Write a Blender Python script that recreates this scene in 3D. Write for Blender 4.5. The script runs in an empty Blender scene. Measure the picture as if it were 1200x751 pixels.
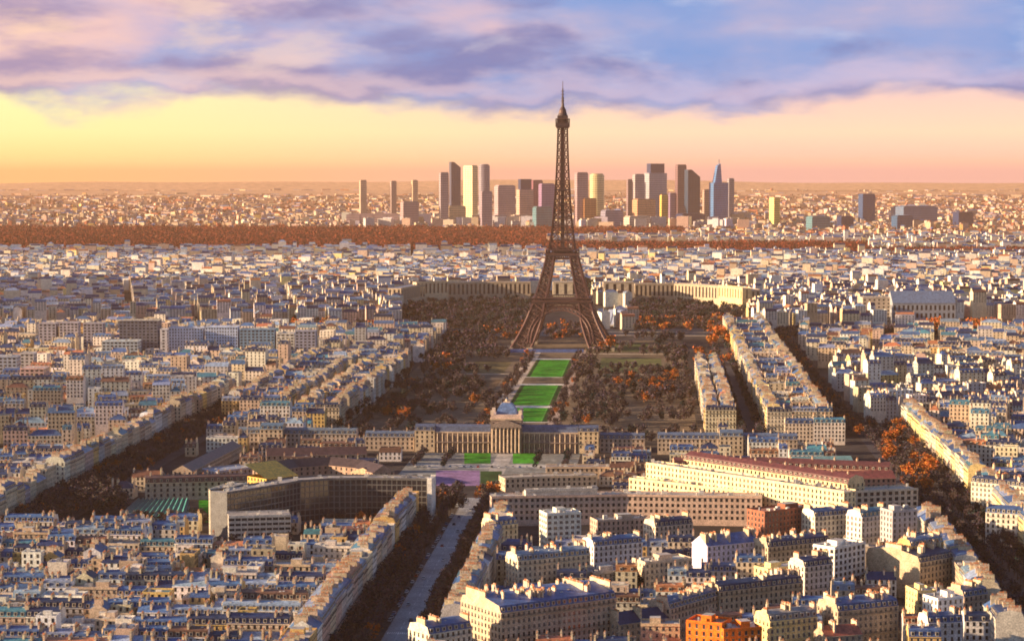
import bpy, math, random
import numpy as np
R = math.radians
rng = random.Random(11)
SC = bpy.context.scene
COL = SC.collection

# ------------------------------------------------------------------ camera
CAM_H, FPX, W0, H0, HOR = 220.0, 2517.0, 1200.0, 751.0, 200.0
PITCH = math.atan((H0/2-HOR)/FPX)
cd = bpy.data.cameras.new('camera')
cd.sensor_width = 36.0; cd.lens = 36.0*FPX/W0; cd.clip_start = 1.0; cd.clip_end = 100000.0
cam = bpy.data.objects.new('camera', cd); COL.objects.link(cam)
cam.location = (0, 0, CAM_H); cam.rotation_euler = (math.pi/2-PITCH, 0, 0)
SC.camera = cam

# ------------------------------------------------------------------ world, sun, exposure
SUN_EL, SUN_AZ = 12.5, -97.0            # azimuth measured from the view axis (+Y), left is negative
SKY_K = 0.11
SC.view_settings.view_transform = 'Standard'; SC.view_settings.look = 'None'
SC.view_settings.exposure = 1.35; SC.view_settings.gamma = 1.0
SC.view_settings.use_curve_mapping = False
def lin(r, g, b):
    f = lambda c: (c/255/12.92 if c <= 10 else ((c/255+.055)/1.055)**2.4)
    return (f(r), f(g), f(b), 1.0)
class NT:
    """small helper round a node tree"""
    def __init__(s, tree): s.t = tree; s.n = tree.nodes; s.l = tree.links; s.n.clear()
    def new(s, typ, **kw):
        n = s.n.new(typ)
        for k, v in kw.items(): setattr(n, k, v)
        return n
    def put(s, sock, v):
        if isinstance(v, bpy.types.NodeSocket): s.l.new(v, sock)
        elif v is not None: sock.default_value = v
    def m(s, op, a, b=None, c=None, clamp=False):
        n = s.new('ShaderNodeMath', operation=op, use_clamp=clamp)
        for i, x in enumerate((a, b, c)):
            if x is not None: s.put(n.inputs[i], x)
        return n.outputs[0]
    def mix(s, f, a, b, blend='MIX'):
        n = s.new('ShaderNodeMix', data_type='RGBA', blend_type=blend)
        s.put(n.inputs[0], f); s.put(n.inputs[6], a); s.put(n.inputs[7], b)
        return n.outputs[2]
    def noise(s, vec, scale, detail=4, rough=.55, dist=0.0):
        n = s.new('ShaderNodeTexNoise'); s.put(n.inputs['Vector'], vec)
        n.inputs['Scale'].default_value = scale; n.inputs['Detail'].default_value = detail
        n.inputs['Roughness'].default_value = rough; n.inputs['Distortion'].default_value = dist
        return n.outputs[0]
    def ss(s, x, a, b):
        n = s.new('ShaderNodeMapRange', interpolation_type='SMOOTHSTEP')
        s.put(n.inputs[0], x); n.inputs[1].default_value = a; n.inputs[2].default_value = b
        return n.outputs[0]
    def ramp(s, x, stops):
        n = s.new('ShaderNodeValToRGB'); s.put(n.inputs[0], x)
        e = n.color_ramp.elements
        while len(e) < len(stops): e.new(0.5)
        for el, (p, c) in zip(e, stops): el.position = p; el.color = c
        return n.outputs[0]
    def comb(s, x, y, z):
        n = s.new('ShaderNodeCombineXYZ')
        for i, v in enumerate((x, y, z)): s.put(n.inputs[i], v)
        return n.outputs[0]

world = bpy.data.worlds.new('World'); SC.world = world; world.use_nodes = True
w = NT(world.node_tree)
tc = w.new('ShaderNodeTexCoord')
sx = w.new('ShaderNodeSeparateXYZ'); w.l.new(tc.outputs['Generated'], sx.inputs[0])
dx, dy, dz = sx.outputs
az = w.m('ARCTAN2', dx, dy)
hyp = w.m('SQRT', w.m('ADD', w.m('MULTIPLY', dx, dx), w.m('MULTIPLY', dy, dy)))
el = w.m('ARCTAN2', dz, hyp)
nish = w.new('ShaderNodeTexSky', sky_type='NISHITA', sun_disc=False)
nish.sun_elevation = R(SUN_EL); nish.sun_rotation = R(SUN_AZ); nish.altitude = 200; nish.air_density = 1.2; nish.dust_density = 2.0
clear = w.mix(1.0, nish.outputs[0], (SKY_K*.74, SKY_K*.94, SKY_K*1.34, 1), 'MULTIPLY')
# low glowing band under the cloud deck: yellow to the left (near the sun), peach to the right
lr = w.ss(az, -.27, .13)
glowL = w.ramp(w.m('MULTIPLY', el, 20.0), [(0.0, lin(250, 186, 116)), (.09, lin(255, 222, 142)), (.35, lin(255, 240, 165)), (.8, lin(255, 244, 178)), (1, lin(252, 225, 185))])
glowR = w.ramp(w.m('MULTIPLY', el, 20.0), [(0.0, lin(222, 172, 172)), (.09, lin(240, 196, 178)), (.35, lin(254, 216, 184)), (.62, lin(246, 206, 188)), (1, lin(214, 190, 202))])
glow = w.mix(lr, glowL, glowR)
# cloud deck, direction based noise stretched along the horizon
def cl(fx, fy, seed, det, rg, dist):
    return w.noise(w.comb(w.m('MULTIPLY', az, fx), w.m('MULTIPLY', el, fy), seed), 1.0, det, rg, dist)
n1 = cl(7, 20, 3.7, 4, .5, .1); n2 = cl(34, 90, 1.3, 5, .55, .15)
nd = w.m('ADD', w.m('MULTIPLY', w.m('SUBTRACT', n1, .5), .055), w.m('MULTIPLY', w.m('SUBTRACT', n2, .5), .022))
nd = w.m('SUBTRACT', nd, w.m('MULTIPLY', w.ss(az, -.10, -.24), -.002))
deck = w.ss(w.m('ADD', el, nd), .023, .037)
hue = w.m('ADD', w.m('ADD', w.m('MULTIPLY', cl(8, 22, 9.1, 5, .5, .12), 1.25), -.13), w.m('MULTIPLY', az, .70))
ccol = w.ramp(hue, [(.26, lin(230, 192, 188)), (.38, lin(202, 180, 198)), (.48, lin(166, 168, 204)), (.58, lin(140, 160, 208)), (.72, lin(116, 152, 208)), (.88, lin(142, 148, 196))])
dark = w.ss(cl(10, 30, 5.5, 5, .52, .15), .45, .62)
ccol = w.mix(w.m('MULTIPLY', dark, .85), ccol, w.mix(lr, lin(150, 136, 172), lin(108, 118, 172)))
lite = w.ss(cl(14, 38, 2.2, 6, .55, .12), .53, .66)
hi = w.mix(lr, lin(255, 214, 174), lin(178, 190, 222))
ccol = w.mix(w.m('MULTIPLY', lite, .5), ccol, hi)
edge = w.m('MULTIPLY', w.ss(w.m('ADD', el, nd), .033, .039), w.ss(w.m('ADD', el, nd), .050, .040))
ccol = w.mix(w.m('MULTIPLY', edge, .5), ccol, w.mix(lr, lin(255, 214, 190), lin(206, 190, 214)))
low = w.mix(deck, glow, ccol)
up = w.m('MAXIMUM', w.ss(el, .082, .17), w.ss(w.m('DIVIDE', dy, hyp), .75, .35))
skyc = w.mix(w.m('MULTIPLY', up, .96), low, clear)
bg = w.new('ShaderNodeBackground'); w.l.new(skyc, bg.inputs[0]); bg.inputs[1].default_value = 0.45
wo = w.new('ShaderNodeOutputWorld'); w.l.new(bg.outputs[0], wo.inputs[0])

ld = bpy.data.lights.new('sun', 'SUN'); ld.energy = 5.0; ld.angle = R(0.5); ld.color = (1.0, .70, .42)
sun = bpy.data.objects.new('sun', ld); COL.objects.link(sun)
sun.rotation_euler = (math.pi/2-R(SUN_EL), 0, R(180)-R(SUN_AZ)); sun.location = (-500, 0, 600)

SC.cycles.max_bounces = 5; SC.cycles.diffuse_bounces = 2; SC.cycles.glossy_bounces = 2
SC.cycles.transmission_bounces = 2; SC.cycles.volume_bounces = 0; SC.cycles.use_denoising = True
SC.cycles.filter_width = 1.8
SC.cycles.caustics_reflective = False; SC.cycles.caustics_refractive = False

# ------------------------------------------------------------------ picture point -> ground point, axis frame
_cp, _sp = math.cos(PITCH), math.sin(PITCH)
def G(px, py, z=0.0):
    a, b = (px-W0/2)/FPX, -(py-H0/2)/FPX
    d = (a, _cp+b*_sp, -_sp+b*_cp)
    t = (z-CAM_H)/d[2]
    return (d[0]*t, d[1]*t)
def proj(x, y, z):
    f = y*_cp-(z-CAM_H)*_sp; u = y*_sp+(z-CAM_H)*_cp
    if f < 1: return (-9999, -9999, f)
    return (W0/2+FPX*x/f, H0/2-FPX*u/f, f)
TX, TY = G(659, 406)                       # tower
MX, MY = G(593.5, 530)                     # middle of the military school
AXA = math.atan2(TX-MX, TY-MY)
ex, ey = (math.sin(AXA), math.cos(AXA)), (math.cos(AXA), -math.sin(AXA))
OX = MX-MY*math.tan(AXA)
def UV(u, v): return (OX+u*ex[0]+v*ey[0], u*ex[1]+v*ey[1])
def uv(x, y): return ((x-OX)*ex[0]+y*ex[1], (x-OX)*ey[0]+y*ey[1])
def uvG(px, py, z=0): return uv(*G(px, py, z))

# ------------------------------------------------------------------ materials
MATS = {}
def material(name, base=None, rough=.85, spec=.3, metal=0.0, nscale=None, namt=.25, tint=True, n2=None, bands=None, warm=None):
    mt = bpy.data.materials.new(name); mt.use_nodes = True
    k = NT(mt.node_tree)
    p = k.new('ShaderNodeBsdfPrincipled'); o = k.new('ShaderNodeOutputMaterial'); k.l.new(p.outputs[0], o.inputs[0])
    if tint:
        a = k.new('ShaderNodeAttribute', attribute_name='tint'); c = a.outputs[0]
    else: c = base
    geo = k.new('ShaderNodeNewGeometry'); pos = geo.outputs['Position']
    if nscale:
        nn = k.noise(pos, nscale, 5, .6)
        mr = k.new('ShaderNodeMapRange'); k.put(mr.inputs[0], nn)
        mr.inputs[1].default_value = .3; mr.inputs[2].default_value = .7
        mr.inputs[3].default_value = 1-namt; mr.inputs[4].default_value = 1+namt
        g = k.comb(mr.outputs[0], mr.outputs[0], mr.outputs[0])
        c = k.mix(1.0, c, g, 'MULTIPLY')
    if n2:
        nn = k.noise(pos, n2, 3, .6)
        mr = k.new('ShaderNodeMapRange'); k.put(mr.inputs[0], nn)
        mr.inputs[1].default_value = .35; mr.inputs[2].default_value = .65
        mr.inputs[3].default_value = .72; mr.inputs[4].default_value = 1.28
        g = k.comb(mr.outputs[0], mr.outputs[0], mr.outputs[0])
        c = k.mix(1.0, c, g, 'MULTIPLY')
    if bands:                                # storeys of a curtain wall: spandrel and glass strips
        sz = k.new('ShaderNodeSeparateXYZ'); k.l.new(pos, sz.inputs[0])
        fr = k.m('FRACT', k.m('DIVIDE', sz.outputs[2], bands))
        st = k.m('GREATER_THAN', fr, .55)
        c = k.mix(k.m('MULTIPLY', st, .45), c, (.03, .035, .05, 1))
    k.put(p.inputs['Base Color'], c)
    p.inputs['Roughness'].default_value = rough; p.inputs['Metallic'].default_value = metal
    p.inputs['Specular IOR Level'].default_value = spec
    MATS[name] = mt
    return mt
material('stone_wall', rough=.9, nscale=.22, namt=.22, n2=1.4)
material('zinc_roof', rough=.5, spec=.4, nscale=.35, namt=.35, n2=1.1)
material('window_glass', rough=.12, spec=.6)
material('iron', rough=.55, spec=.4, nscale=.08, namt=.2)
material('curtain_wall', rough=.28, spec=.6, nscale=.02, namt=.15, bands=9.0)
material('foliage', rough=.9, spec=.1, nscale=.18, namt=.4)
material('bark', rough=.95, spec=.1, nscale=1.0, namt=.3)
material('grass', rough=.95, spec=.1, nscale=.06, namt=.45, n2=.35)
material('ground_soil', rough=.95, spec=.1, nscale=.012, namt=.4, n2=.12)
material('gravel', rough=.95, spec=.1, nscale=.06, namt=.40, n2=.3)
material('asphalt', rough=.85, spec=.2, nscale=.06, namt=.25, n2=.8)
material('car_paint', rough=.3, spec=.5)
material('water', rough=.5, spec=.12, nscale=.1, namt=.1)

# ------------------------------------------------------------------ mesh builder
class MB:
    def __init__(s): s.v = []; s.f = []; s.m = []; s.c = []; s.mats = []; s.T = (0., 0., 0., 1., 0.)
    def at(s, x=0., y=0., z=0., rot=0.): s.T = (x, y, z, math.cos(rot), math.sin(rot)); return s
    def mi(s, mat):
        if mat not in s.mats: s.mats.append(mat)
        return s.mats.index(mat)
    def face(s, pts, mat, col):
        X, Y, Z, c, sn = s.T; i = len(s.v)
        for (x, y, z) in pts: s.v.append((X+x*c-y*sn, Y+x*sn+y*c, Z+z))
        s.f.append(tuple(range(i, i+len(pts)))); s.m.append(s.mi(mat)); s.c.append(col)
    def box(s, x0, x1, y0, y1, z0, z1, mat, col, topcol=None, topmat=None, bottom=False):
        a, b, c, d = (x0, y0), (x1, y0), (x1, y1), (x0, y1)
        for p, q in ((a, b), (b, c), (c, d), (d, a)):
            s.face([(p[0], p[1], z0), (q[0], q[1], z0), (q[0], q[1], z1), (p[0], p[1], z1)], mat, col)
        s.face([(x0, y0, z1), (x1, y0, z1), (x1, y1, z1), (x0, y1, z1)], topmat or mat, topcol or col)
        if bottom: s.face([(x0, y1, z0), (x1, y1, z0), (x1, y0, z0), (x0, y0, z0)], mat, col)
    def prism(s, pts, z0, z1, mat, col, topmat=None, topcol=None):
        n = len(pts)
        for i in range(n):
            p, q = pts[i], pts[(i+1) % n]
            s.face([(p[0], p[1], z0), (q[0], q[1], z0), (q[0], q[1], z1), (p[0], p[1], z1)], mat, col)
        s.face([(p[0], p[1], z1) for p in pts], topmat or mat, topcol or col)
    def cyl(s, x, y, z0, z1, r0, r1, mat, col, n=8, cap=True):
        A = [(math.cos(2*math.pi*i/n), math.sin(2*math.pi*i/n)) for i in range(n)]
        for i in range(n):
            p, q = A[i], A[(i+1) % n]
            s.face([(x+p[0]*r0, y+p[1]*r0, z0), (x+q[0]*r0, y+q[1]*r0, z0), (x+q[0]*r1, y+q[1]*r1, z1), (x+p[0]*r1, y+p[1]*r1, z1)], mat, col)
        if cap: s.face([(x+p[0]*r1, y+p[1]*r1, z1) for p in A], mat, col)
    def bar(s, p, q, t, mat, col):
        p = np.array(p, float); q = np.array(q, float); d = q-p; L = np.linalg.norm(d)
        if L < 1e-6: return
        d /= L; h = np.array((0, 0, 1.)) if abs(d[2]) < .9 else np.array((1., 0, 0))
        a = np.cross(d, h); a /= np.linalg.norm(a); b = np.cross(d, a); a *= t/2; b *= t/2
        cs = [a+b, a-b, -a-b, -a+b]
        for i in range(4):
            c0, c1 = cs[i], cs[(i+1) % 4]
            s.face([tuple(p+c0), tuple(p+c1), tuple(q+c1), tuple(q+c0)], mat, col)
    def mesh(s, name):
        me = bpy.data.meshes.new(name)
        me.from_pydata(s.v, [], s.f)
        for mt in s.mats: me.materials.append(MATS[mt])
        me.polygons.foreach_set('material_index', s.m)
        at = me.attributes.new('tint', 'FLOAT_COLOR', 'FACE')
        cc = np.ones((len(s.c), 4), np.float32)
        if s.c: cc[:, :3] = np.array([c[:3] for c in s.c], np.float32)
        at.data.foreach_set('color', cc.ravel())
        me.update()
        return me
    def build(s, name, parent=None, **props):
        o = bpy.data.objects.new(name, s.mesh(name)); COL.objects.link(o)
        if parent: o.parent = parent
        for k2, v2 in props.items(): o[k2] = v2
        return o
def empty(name, loc, rot, label, cat, group=None):
    o = bpy.data.objects.new(name, None); COL.objects.link(o)
    o.empty_display_size = 1; o.location = loc; o.rotation_euler = (0, 0, rot)
    o['label'] = label; o['category'] = cat
    if group: o['group'] = group
    return o
def link_copy(me, name, parent, loc=(0, 0, 0), rz=0.0):
    o = bpy.data.objects.new(name, me); COL.objects.link(o); o.parent = parent
    o.location = loc; o.rotation_euler = (0, 0, rz)
    return o
def jit(c, a=.08, r=rng):
    k = 1+r.uniform(-a, a)
    return tuple(min(.95, max(.005, x*k*(1+r.uniform(-a, a)*.4))) for x in c[:3])

# ------------------------------------------------------------------ building grammar
WALLS = {'cream': (.62, .51, .37), 'tan': (.48, .37, .26), 'pale': (.66, .60, .51), 'white': (.74, .71, .67), 'pinkish': (.54, .39, .31),
         'grey': (.42, .41, .40), 'ochre': (.60, .40, .16), 'brick': (.36, .13, .08), 'orange': (.85, .19, .02), 'lavender': (.62, .58, .64), 'yellow': (.78, .60, .28)}
ROOFS = {'blue zinc': (.06, .125, .28), 'dark slate': (.020, .036, .095), 'pale zinc': (.22, .29, .42), 'teal zinc': (.06, .19, .26),
         'brown tile': (.15, .075, .05), 'red tile': (.36, .10, .06), 'grey flat': (.30, .29, .29), 'pale flat': (.52, .49, .45), 'terracotta': (.42, .17, .08)}
FL = 3.15
GLASSES = [(.02, .024, .03), (.03, .035, .045), (.015, .016, .02), (.06, .055, .05), (.10, .09, .075)]

def facade(mb, a, b, z0, z1, wcol, detail, bay=2.7, ww=1.2, wh=1.95, fl=FL, sill=.95, wins=None, keep=99, r=rng, mat='stone_wall', skip=0, gl=None):
    """wall from a to b (outer normal to the right of a->b); windows: 0 none, 1 flush panes, 2 real recesses"""
    L = math.hypot(b[0]-a[0], b[1]-a[1])
    if L < .01: return
    tx, ty = (b[0]-a[0])/L, (b[1]-a[1])/L; nx, ny = ty, -tx
    def P(s_, z, off=0.0): return (a[0]+tx*s_+nx*off, a[1]+ty*s_+ny*off, z)
    def quad(s0, s1, za, zb, off=0., m_=mat, c_=None): mb.face([P(s0, za, off), P(s1, za, off), P(s1, zb, off), P(s0, zb, off)], m_, c_ or wcol)
    nb = int((L-.9)/bay); nf = int((z1-z0-.35)/fl)
    if detail == 0 or nb < 1 or nf < 1:
        quad(0, L, z0, z1); return
    step = L/nb; top = z1-z0-nf*fl
    zs = [z0+top+i*fl for i in range(nf)]
    if detail == 1:
        quad(0, L, z0, z1)
        for i in range(skip, nf):
            for j in range(nb):
                s0 = (j+.5)*step-ww/2
                quad(s0, s0+ww, zs[i]+sill, min(zs[i]+sill+wh, z1-.2), .05, 'window_glass', gl or r.choice(GLASSES))
        return
    rec = .28
    zc = z0
    for i in range(nf):
        za, zb = zs[i]+sill-.25, zs[i]+sill-.25+wh
        zb = min(zb, z1-.25)
        quad(0, L, zc, za); zc = zb
        prev = 0.0
        for j in range(nb):
            s0 = (j+.5)*step-ww/2; s1 = s0+ww
            quad(prev, s0, za, zb); prev = s1
            for (p0, p1) in (((s0, za), (s1, za)), ((s1, za), (s1, zb)), ((s1, zb), (s0, zb)), ((s0, zb), (s0, za))):
                mb.face([P(p0[0], p0[1]), P(p1[0], p1[1]), P(p1[0], p1[1], -rec), P(p0[0], p0[1], -rec)], mat, wcol)
            if wins is not None and i >= nf-keep:
                p = P((s0+s1)/2, za, 0.0); wins.append((p[0], p[1], za, math.atan2(ty, tx), ww, zb-za))
                quad(s0, s1, za, zb, -rec, mat, (.05, .05, .05))
            else: quad(s0, s1, za, zb, -rec, 'window_glass', gl or r.choice(GLASSES))
        quad(prev, L, za, zb)
    quad(0, L, zc, z1)

WIN_CACHE = {}
def window_mesh(ww, wh, kind):
    key = (round(ww, 2), round(wh, 2), kind)
    if key in WIN_CACHE: return WIN_CACHE[key]
    mb = MB(); fr = [(.62, .58, .52), (.70, .68, .66), (.30, .24, .18), (.12, .13, .15)][kind % 4]
    gl = [(.02, .024, .03), (.05, .05, .05), (.015, .018, .022), (.11, .10, .085)][kind // 4 % 4]
    h = ww/2-.01
    mb.box(-h, h, .20, .25, .02, wh-.02, 'window_glass', gl)
    for x0, x1 in ((-h, -h+.09), (-.05, .05), (h-.09, h)): mb.box(x0, x1, .13, .19, .02, wh-.02, 'stone_wall', fr)
    mb.box(-h, h, .125, .195, wh-.12, wh-.02, 'stone_wall', fr); mb.box(-h, h, .125, .195, .02, .12, 'stone_wall', fr)
    mb.box(-h-.12, h+.12, -.12, .10, -.10, -.005, 'stone_wall', (.55, .46, .34))
    if kind % 4 != 3:                        # iron rail across the lower part
        mb.box(-h, h, -.07, -.03, .78, .84, 'iron', (.03, .03, .035))
        for q in range(5): mb.box(-h+q*(2*h-.05)/4, -h+q*(2*h-.05)/4+.05, -.07, -.03, 0, .78, 'iron', (.03, .03, .035))
    WIN_CACHE[key] = mb.mesh('window'); return WIN_CACHE[key]

DORM = {}
def dormer_mesh(k):
    if k not in DORM:
        mb = MB(); c = list(ROOFS.values())[k]
        mb.box(-.75, .75, 0, 2.0, 0, 1.9, 'stone_wall', (.58, .50, .38), c, 'zinc_roof')
        mb.box(-.5, .5, -.04, .02, .3, 1.65, 'window_glass', (.025, .03, .04))
        mb.box(-.9, .9, -.12, 2.0, 1.9, 2.06, 'zinc_roof', c)
        DORM[k] = mb.mesh('dormer')
    return DORM[k]
def dormer_into(mb, x, y, z, rc, sgn):
    mb.box(x-.7, x+.7, min(y, y+sgn*1.6), max(y, y+sgn*1.6), z, z+1.9, 'stone_wall', (.55, .47, .36), rc, 'zinc_roof')
    yy = y-sgn*.05
    mb.face([(x-.45, yy, z+.3), (x+.45, yy, z+.3), (x+.45, yy, z+1.6), (x-.45, yy, z+1.6)], 'window_glass', (.025, .03, .04))

def chimney_into(mb, x, y0, y1, z0, z1, wc, r, pots=True):
    mb.box(x-.42, x+.42, y0, y1, z0, z1, 'stone_wall', wc)
    mb.box(x-.52, x+.52, y0-.08, y1+.08, z1, z1+.22, 'stone_wall', jit((.42, .33, .24), .1, r))
    if pots:
        n = max(1, int((y1-y0)/.62))
        for i in range(n):
            if r.random() < .85:
                y = y0+.3+i*.62; hh = r.uniform(.5, 1.0)
                mb.box(x-.17, x+.17, y-.17, y+.17, z1+.2, z1+.2+hh, 'stone_wall', jit((.50, .20, .09) if r.random() < .75 else (.5, .42, .32), .2, r))

CLUT = [(.55, .53, .50), (.25, .25, .27), (.42, .40, .38), (.65, .60, .52)]
def roof_shape(mb, w_, d_, h, style, rc, wc, detail, r, dorm=None):
    """returns (z of ridge/top). dorm: list that receives dormer places"""
    if style == 'mansard':
        ri = min(1.5, d_*.2); ms = 2.9; rid = ms+max(.7, d_*.075)
        prof = [(-d_/2+.15, h), (-d_/2+ri, h+ms), (0, h+rid), (d_/2-ri, h+ms), (d_/2-.15, h)]
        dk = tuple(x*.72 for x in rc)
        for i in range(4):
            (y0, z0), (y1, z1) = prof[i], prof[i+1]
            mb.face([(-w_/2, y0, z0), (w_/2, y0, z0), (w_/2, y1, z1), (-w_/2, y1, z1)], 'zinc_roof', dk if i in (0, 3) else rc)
        for sx_ in (-w_/2, w_/2): mb.face([(sx_, y, z) for y, z in prof], 'stone_wall', wc)
        if detail >= 1:
            n = max(1, int(w_/(2.9 if detail == 2 else 4.0)))
            for sg, yy in ((1, -d_/2+.35), (-1, d_/2-.35)):
                for i in range(n):
                    x = -w_/2+(i+.5)*w_/n
                    if dorm is not None:
                        if sg > 0: dorm.append((x, yy, h+.35, 0.0))
                        else: dormer_into(mb, x, yy, h+.35, rc, sg)
                    else: dormer_into(mb, x, yy, h+.35, rc, sg)
            for i in range(int(w_/6)):           # skylights and hatches on the top slope
                x = r.uniform(-w_/2+1, w_/2-1); t = r.uniform(.25, .75); sg = r.choice((-1, 1))
                ya, za = sg*(d_/2-ri), h+ms; y = ya*(1-t); z = za+(rid-ms)*t
                mb.box(x-.5, x+.5, y-.45, y+.45, z-.2, z+.25, 'stone_wall', r.choice(CLUT), r.choice(((.03, .035, .045), (.5, .5, .52))), 'window_glass')
        return h+rid
    if style == 'gable':
        rid = d_*.32
        for sg in (-1, 1):
            mb.face([(-w_/2, sg*(d_/2+.3), h-.1), (w_/2, sg*(d_/2+.3), h-.1), (w_/2, 0, h+rid), (-w_/2, 0, h+rid)], 'zinc_roof', jit(rc, .05, r))
        for sx_ in (-w_/2, w_/2): mb.face([(sx_, -d_/2, h), (sx_, d_/2, h), (sx_, 0, h+rid-.05)], 'stone_wall', wc)
        return h+rid
    if style == 'hip':
        rid = d_*.34; k = min(w_/2-.2, d_/2)
        A = [(-w_/2, -d_/2), (w_/2, -d_/2), (w_/2, d_/2), (-w_/2, d_/2)]; p, q = (-w_/2+k, 0, h+rid), (w_/2-k, 0, h+rid)
        A = [(x, y, h) for x, y in A]
        for f_ in ([A[0], A[1], q, p], [A[2], A[3], p, q], [A[1], A[2], q], [A[3], A[0], p]): mb.face(f_, 'zinc_roof', jit(rc, .06, r))
        return h+rid
    if detail >= 1:
        pass
    # flat with parapet and plant
    t = .3
    for (x0, x1, y0, y1) in ((-w_/2, w_/2, -d_/2, -d_/2+t), (-w_/2, w_/2, d_/2-t, d_/2), (-w_/2, -w_/2+t, -d_/2+t, d_/2-t), (w_/2-t, w_/2, -d_/2+t, d_/2-t)):
        mb.box(x0, x1, y0, y1, h, h+.9, 'stone_wall', wc)
    mb.face([(-w_/2+t, -d_/2+t, h+.02), (w_/2-t, -d_/2+t, h+.02), (w_/2-t, d_/2-t, h+.02), (-w_/2+t, d_/2-t, h+.02)], 'zinc_roof', rc)
    if detail >= 1:
        for i in range(int(w_*d_/70)+1):
            x, y = r.uniform(-w_/2+1.5, w_/2-1.5), r.uniform(-d_/2+1.2, d_/2-1.2); s_ = r.uniform(.4, 1.5)
            mb.box(x-s_, x+s_, y-s_*.7, y+s_*.7, h, h+r.uniform(.6, 2.4), 'stone_wall', r.choice(CLUT))
    return h+.9

class B:                                       # one building to be made
    pass
BL = []
def add(cx, cy, rot, w_, d_, h, style='mansard', wall='cream', roof='blue zinc', label=None, row=None, rowpos=0, z=0.0, bay=2.7, ww=1.2, wh=1.95, sides=0, name='apartment_building', cat='apartment building', group=None, force=False, keep=3, end='left', tall=False):
    b = B(); b.cx, b.cy, b.rot, b.w, b.d, b.h, b.z = cx, cy, rot, w_, d_, h, z
    b.style, b.wall, b.roof, b.label, b.row, b.rowpos = style, wall, roof, label, row, rowpos
    b.bay, b.ww, b.wh, b.sides, b.name, b.cat, b.group, b.force, b.keep, b.end = bay, ww, wh, sides, name, cat, group, force, keep, end
    b.r = random.Random(len(BL)*7+5)
    b.px, b.py, b.f = proj(cx, cy, z+h)
    b.vis = -30 < b.px < 1230 and b.py < 765
    b.uv = uv(cx, cy)
    BL.append(b); return b

def make_into(b, mb, detail):
    """all of a building into one mesh builder (far city)"""
    mb.at(b.cx, b.cy, b.z, b.rot); r = b.r
    w_, d_, h = b.w, b.d, b.h; wc = jit(WALLS[b.wall], .14, r); rc = jit(ROOFS[b.roof], .22, r)
    c = [(-w_/2, -d_/2), (w_/2, -d_/2), (w_/2, d_/2), (-w_/2, d_/2)]
    far = detail == 0
    k = 1 if not far else 0
    bay = b.bay if b.f < 1900 else b.bay*1.35
    facade(mb, c[0], c[1], 0, h, wc, k, bay, b.ww, b.wh, r=r, skip=max(0, int(h/FL)-5))
    facade(mb, c[1], c[2], 0, h, wc, k if (b.sides or r.random() < .3) else 0, bay, b.ww, b.wh, r=r, skip=max(0, int(h/FL)-4))
    facade(mb, c[2], c[3], 0, h, wc, 0, r=r)
    facade(mb, c[3], c[0], 0, h, wc, k if (b.sides or r.random() < .3) else 0, bay, b.ww, b.wh, r=r, skip=max(0, int(h/FL)-4))
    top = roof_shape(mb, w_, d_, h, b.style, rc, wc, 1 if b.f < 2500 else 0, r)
    if b.style != 'flat' and b.f < 5000:
        for x in ((-w_/2+.45, w_/2-.45, r.uniform(-.3, .3)*w_) if b.f < 2000 else (-w_/2+.45, w_/2-.45) if b.f < 2800 else (-w_/2+.45,)):
            y0 = r.uniform(-d_*.38, -d_*.05); ln = r.uniform(.2, .45)*d_
            chimney_into(mb, x, y0, y0+ln, h, top+r.uniform(.6, 2.2), jit((.60, .47, .32), .15, r), r, pots=b.f < 2000)
    elif b.style == 'flat' and far:
        mb.box(-w_*.15, w_*.1, -d_*.2, d_*.2, h, h+2.6, 'stone_wall', r.choice(CLUT))

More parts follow.
